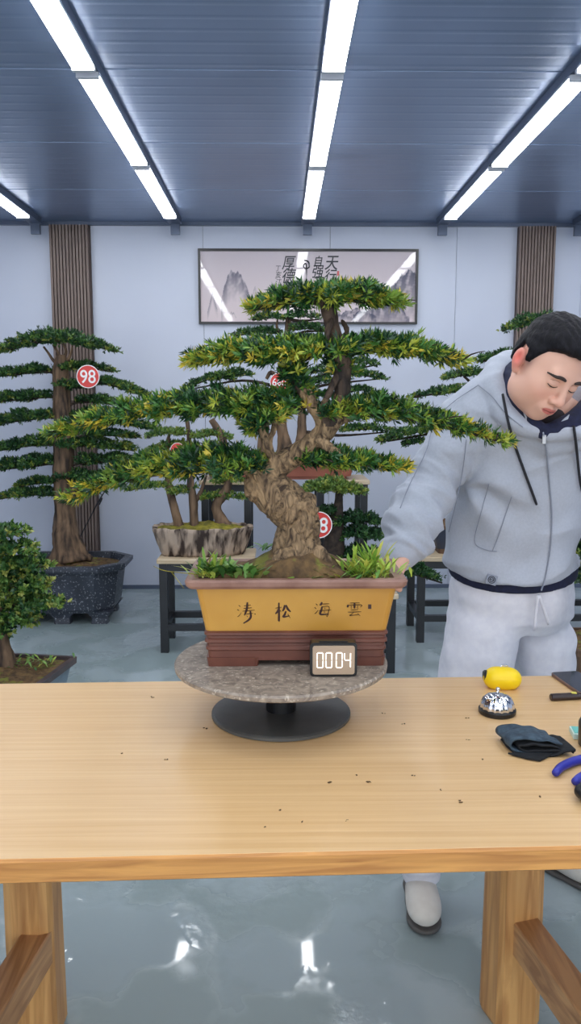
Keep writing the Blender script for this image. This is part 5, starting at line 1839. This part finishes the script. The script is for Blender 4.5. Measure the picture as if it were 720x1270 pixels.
# hem patch with a ring emblem
pp = [on_hoodie(609, 719, .001) + np.array([0, -.001, 0])]
c = pp[0]
e1 = on_hoodie(616, 721, .001) - on_hoodie(602, 717, .001); e1 /= np.linalg.norm(e1)
e2 = np.array([0, .25, .97]); e2 = e2 - e1 * (e1 @ e2); e2 /= np.linalg.norm(e2)
nn_ = np.cross(e1, e2)
corners = [c + e1 * a * .0145 + e2 * b_ * .0135 for a, b_ in ((-1, -1), (1, -1), (1, 1), (-1, 1))]
fr = -nn_ if nn_[1] > 0 else nn_
V = [q + fr * .004 for q in corners] + [q - fr * .004 for q in corners]
pt = mesh_obj('patch', V, [(0, 1, 2, 3), (7, 6, 5, 4), (0, 4, 5, 1), (1, 5, 6, 2), (2, 6, 7, 3), (3, 7, 4, 0)], M['seamline'], hood)
b = MB()
for rr_ in (.0095, .0055):
    b.tube([c + fr * .0045 + (e1 * math.cos(a) + e2 * math.sin(a)) * rr_ for a in np.linspace(0, 2 * math.pi, 25)], .0010, 5, sub=1)
b.tube([c + fr * .0045 - e1 * .0055, c + fr * .0045 + e1 * .0055], .0010, 5, sub=1)
b.build('ring_emblem', M['cord'], pt)

# dark lining of the hood, shirt under it
S = SDF()
LIN = [(671, 534, 2.062, 7), (655, 523, 2.064, 9), (641, 505, 2.09, 11), (632, 484, 2.135, 11), (630, 468, 2.20, 12), (645, 460, 2.26, 15), (695, 458, 2.29, 18), (735, 464, 2.25, 16), (744, 486, 2.17, 15),
       (732, 508, 2.10, 15), (706, 526, 2.066, 11), (676, 536, 2.06, 7)]
S.chain([J(*a[:3]) for a in LIN], [a[3] * a[2] / FPX for a in LIN], .02, sub=2)
V, F = S.mesh(axis_steps((.50, .92, .005)), axis_steps((1.98, 2.40, .005)), axis_steps((1.32, 1.62, .005)))
V = V + .002 * wnoise(V, 40, 3)[:, None]
mesh_obj('hood_lining', V, F, M['navy'], hood, True)
S = SDF()
S.chain([J(679, 522, 2.13), J(680, 530, 2.17), J(676, 560, 2.25)], [.046, .055, .06], .02)
V, F = S.mesh(axis_steps((.50, .92, .005)), axis_steps((1.98, 2.40, .005)), axis_steps((1.14, 1.56, .005)))
mesh_obj('undershirt', V, F, mat('dark_shirt', lin(36, 28, 34), rough=.9), man, True)
# small collar points of the layer beneath
for pts in ([(648, 508), (660, 530), (652, 522)], [(706, 514), (684, 532), (700, 530)]):
    q = [P(a[0], a[1], 2.045) for a in pts]
    V = q + [v + np.array([0, .006, 0]) for v in q]
    mesh_obj('collar_point', V, [(0, 1, 2), (5, 4, 3), (0, 3, 4, 1), (1, 4, 5, 2), (2, 5, 3, 0)], M['hoodie'], man)

# navy shirt hem showing under the hoodie
S = SDF()
rows = []
for (py, lx, rx, Yc, bb) in [(775, 558, 711, 2.375, .138), (740, 556, 713, 2.37, .146), (700, 555, 716, 2.36, .150)]:
    a, b_ = P(lx, py, Yc), P(rx, py, Yc)
    rows.append((a[2], (a[0] + b_[0]) / 2, Yc, (b_[0] - a[0]) / 2, bb))
S.loft(rows, .02, yaw=R(8))


def hem2(x, y, z):
    return (hemz0 - .046 + .24 * (y - 2.2) - z)


S.add(hem2, (-9, -9, -9), (9, 9, 9), .008, 'i')
V, F = S.mesh(axis_steps((.38, 1.05, .006)), axis_steps((2.15, 2.60, .006)), axis_steps((.78, 1.05, .006)))
mesh_obj('shirt_hem', V, F, M['navy'], man, True)

# trousers
S = SDF()
rows = []
for (py, lx, rx, Yc, bb) in [(778, 570, 698, 2.385, .110), (762, 556, 711, 2.385, .138), (735, 557, 712, 2.37, .138), (705, 560, 711, 2.365, .132)]:
    a, b_ = P(lx, py, Yc), P(rx, py, Yc)
    rows.append((a[2], (a[0] + b_[0]) / 2, Yc, (b_[0] - a[0]) / 2, bb))
S.chain([J(597, 790, 2.34), J(586, 850, 2.31), J(574, 930, 2.27), J(556, 1020, 2.22), anR + np.array([0, -.015, .11]), anR + np.array([0, -.03, .035])], [.112, .103, .092, .080, .074, .068], .014, sub=2)
S.chain([J(672, 795, 2.42), J(676, 850, 2.42), J(690, 930, 2.40), J(698, 1010, 2.38), anL + np.array([0, -.01, .11]), anL + np.array([.01, -.02, .035])], [.100, .090, .086, .078, .074, .068], .010, sub=2)
S.loft(rows, .03, yaw=R(8))
V, F = S.mesh(axis_steps((.28, 1.05, .0062)), axis_steps((2.08, 2.62, .0062)), axis_steps((.03, 1.02, .0062)))
nr = np.zeros_like(V)
fn = np.cross(V[F[:, 2]] - V[F[:, 0]], V[F[:, 3]] - V[F[:, 1]])
for i in range(4): np.add.at(nr, F[:, i], fn)
nr /= np.linalg.norm(nr, axis=1, keepdims=True) + 1e-12
low = np.clip((.28 - V[:, 2]) / .2, 0, 1)
d = .004 * wnoise(V * np.array([1.3, 1.3, .45]), 22, 31) + low * .006 * np.sin(V[:, 2] * 120 + 2 * wnoise(V, 15, 33)) + .0025 * wnoise(V, 40, 35)
V = V + nr * d[:, None]
tr_o = mesh_obj('trousers', V, F, M['trouser'], man, True)
for (xa_, xb_) in ((667, 662), (668, 680)):
    q = [P(xa_, 738, 2.205), P((xa_ + xb_) / 2, 756, 2.212), P(xb_, 782 if xb_ < 670 else 774, 2.225)]
    MB().tube(q, [.0042, .0045, .0050], 6).build('drawcord', M['trouser'], tr_o, True)


# shoes
def shoe(cx, cy, yaw):
    c_, s_ = math.cos(yaw), math.sin(yaw)
    g = lambda x, y, z: np.array([cx + c_ * x - s_ * y, cy + s_ * x + c_ * y, z])
    Rr = np.array([[c_, -s_, 0], [s_, c_, 0], [0, 0, 1]])
    S = SDF()
    S.ell(g(0, -.085, .045), (.048, .062, .038), .02, Rr)
    S.ell(g(0, -.02, .055), (.046, .075, .046), .03, Rr)
    S.ell(g(0, .075, .058), (.040, .055, .052), .03, Rr)
    S.cap(g(0, .06, .07), g(0, .07, .115), .042, .046, .02)
    S.add(lambda x, y, z: .012 - z + 0 * x + 0 * y, (-9, -9, -9), (9, 9, 9), .006, 'i')
    bx = axis_steps((cx - .16, cx + .16, .0042)); by = axis_steps((cy - .17, cy + .17, .0042)); bz = axis_steps((0.0, .18, .0042))
    V, F = S.mesh(bx, by, bz)
    so = mesh_obj('shoe', V, F, M['shoe'], man, True)
    S2 = SDF()
    for (y, rx, ry) in ((-.085, .049, .0635), (-.01, .045, .08), (.075, .043, .058)):
        S2.ell(g(0, y, .012), (rx, ry, .03), .02, Rr)
    S2.add(lambda x, y, z: np.maximum(z - .016, .0012 - z) + 0 * x + 0 * y, (-9, -9, -9), (9, 9, 9), .005, 'i')
    V, F = S2.mesh(bx, by, axis_steps((-.006, .06, .003)))
    V[:, 2] = np.maximum(V[:, 2], 0)
    mesh_obj('sole', V, F, [M['sole']], so, True)
    b = MB()
    for i in range(4):
        y = -.055 + i * .022
        b.tube([g(-.024, y, .082 + i * .007), g(0, y - .006, .092 + i * .007), g(.024, y, .082 + i * .007)], .0028, 6)
    b.build('laces', M['shoe'], so, True)


shoe(anR[0] - .004, anR[1] - .045, R(-3))
shoe(anL[0] + .03, anL[1] - .04, R(42))
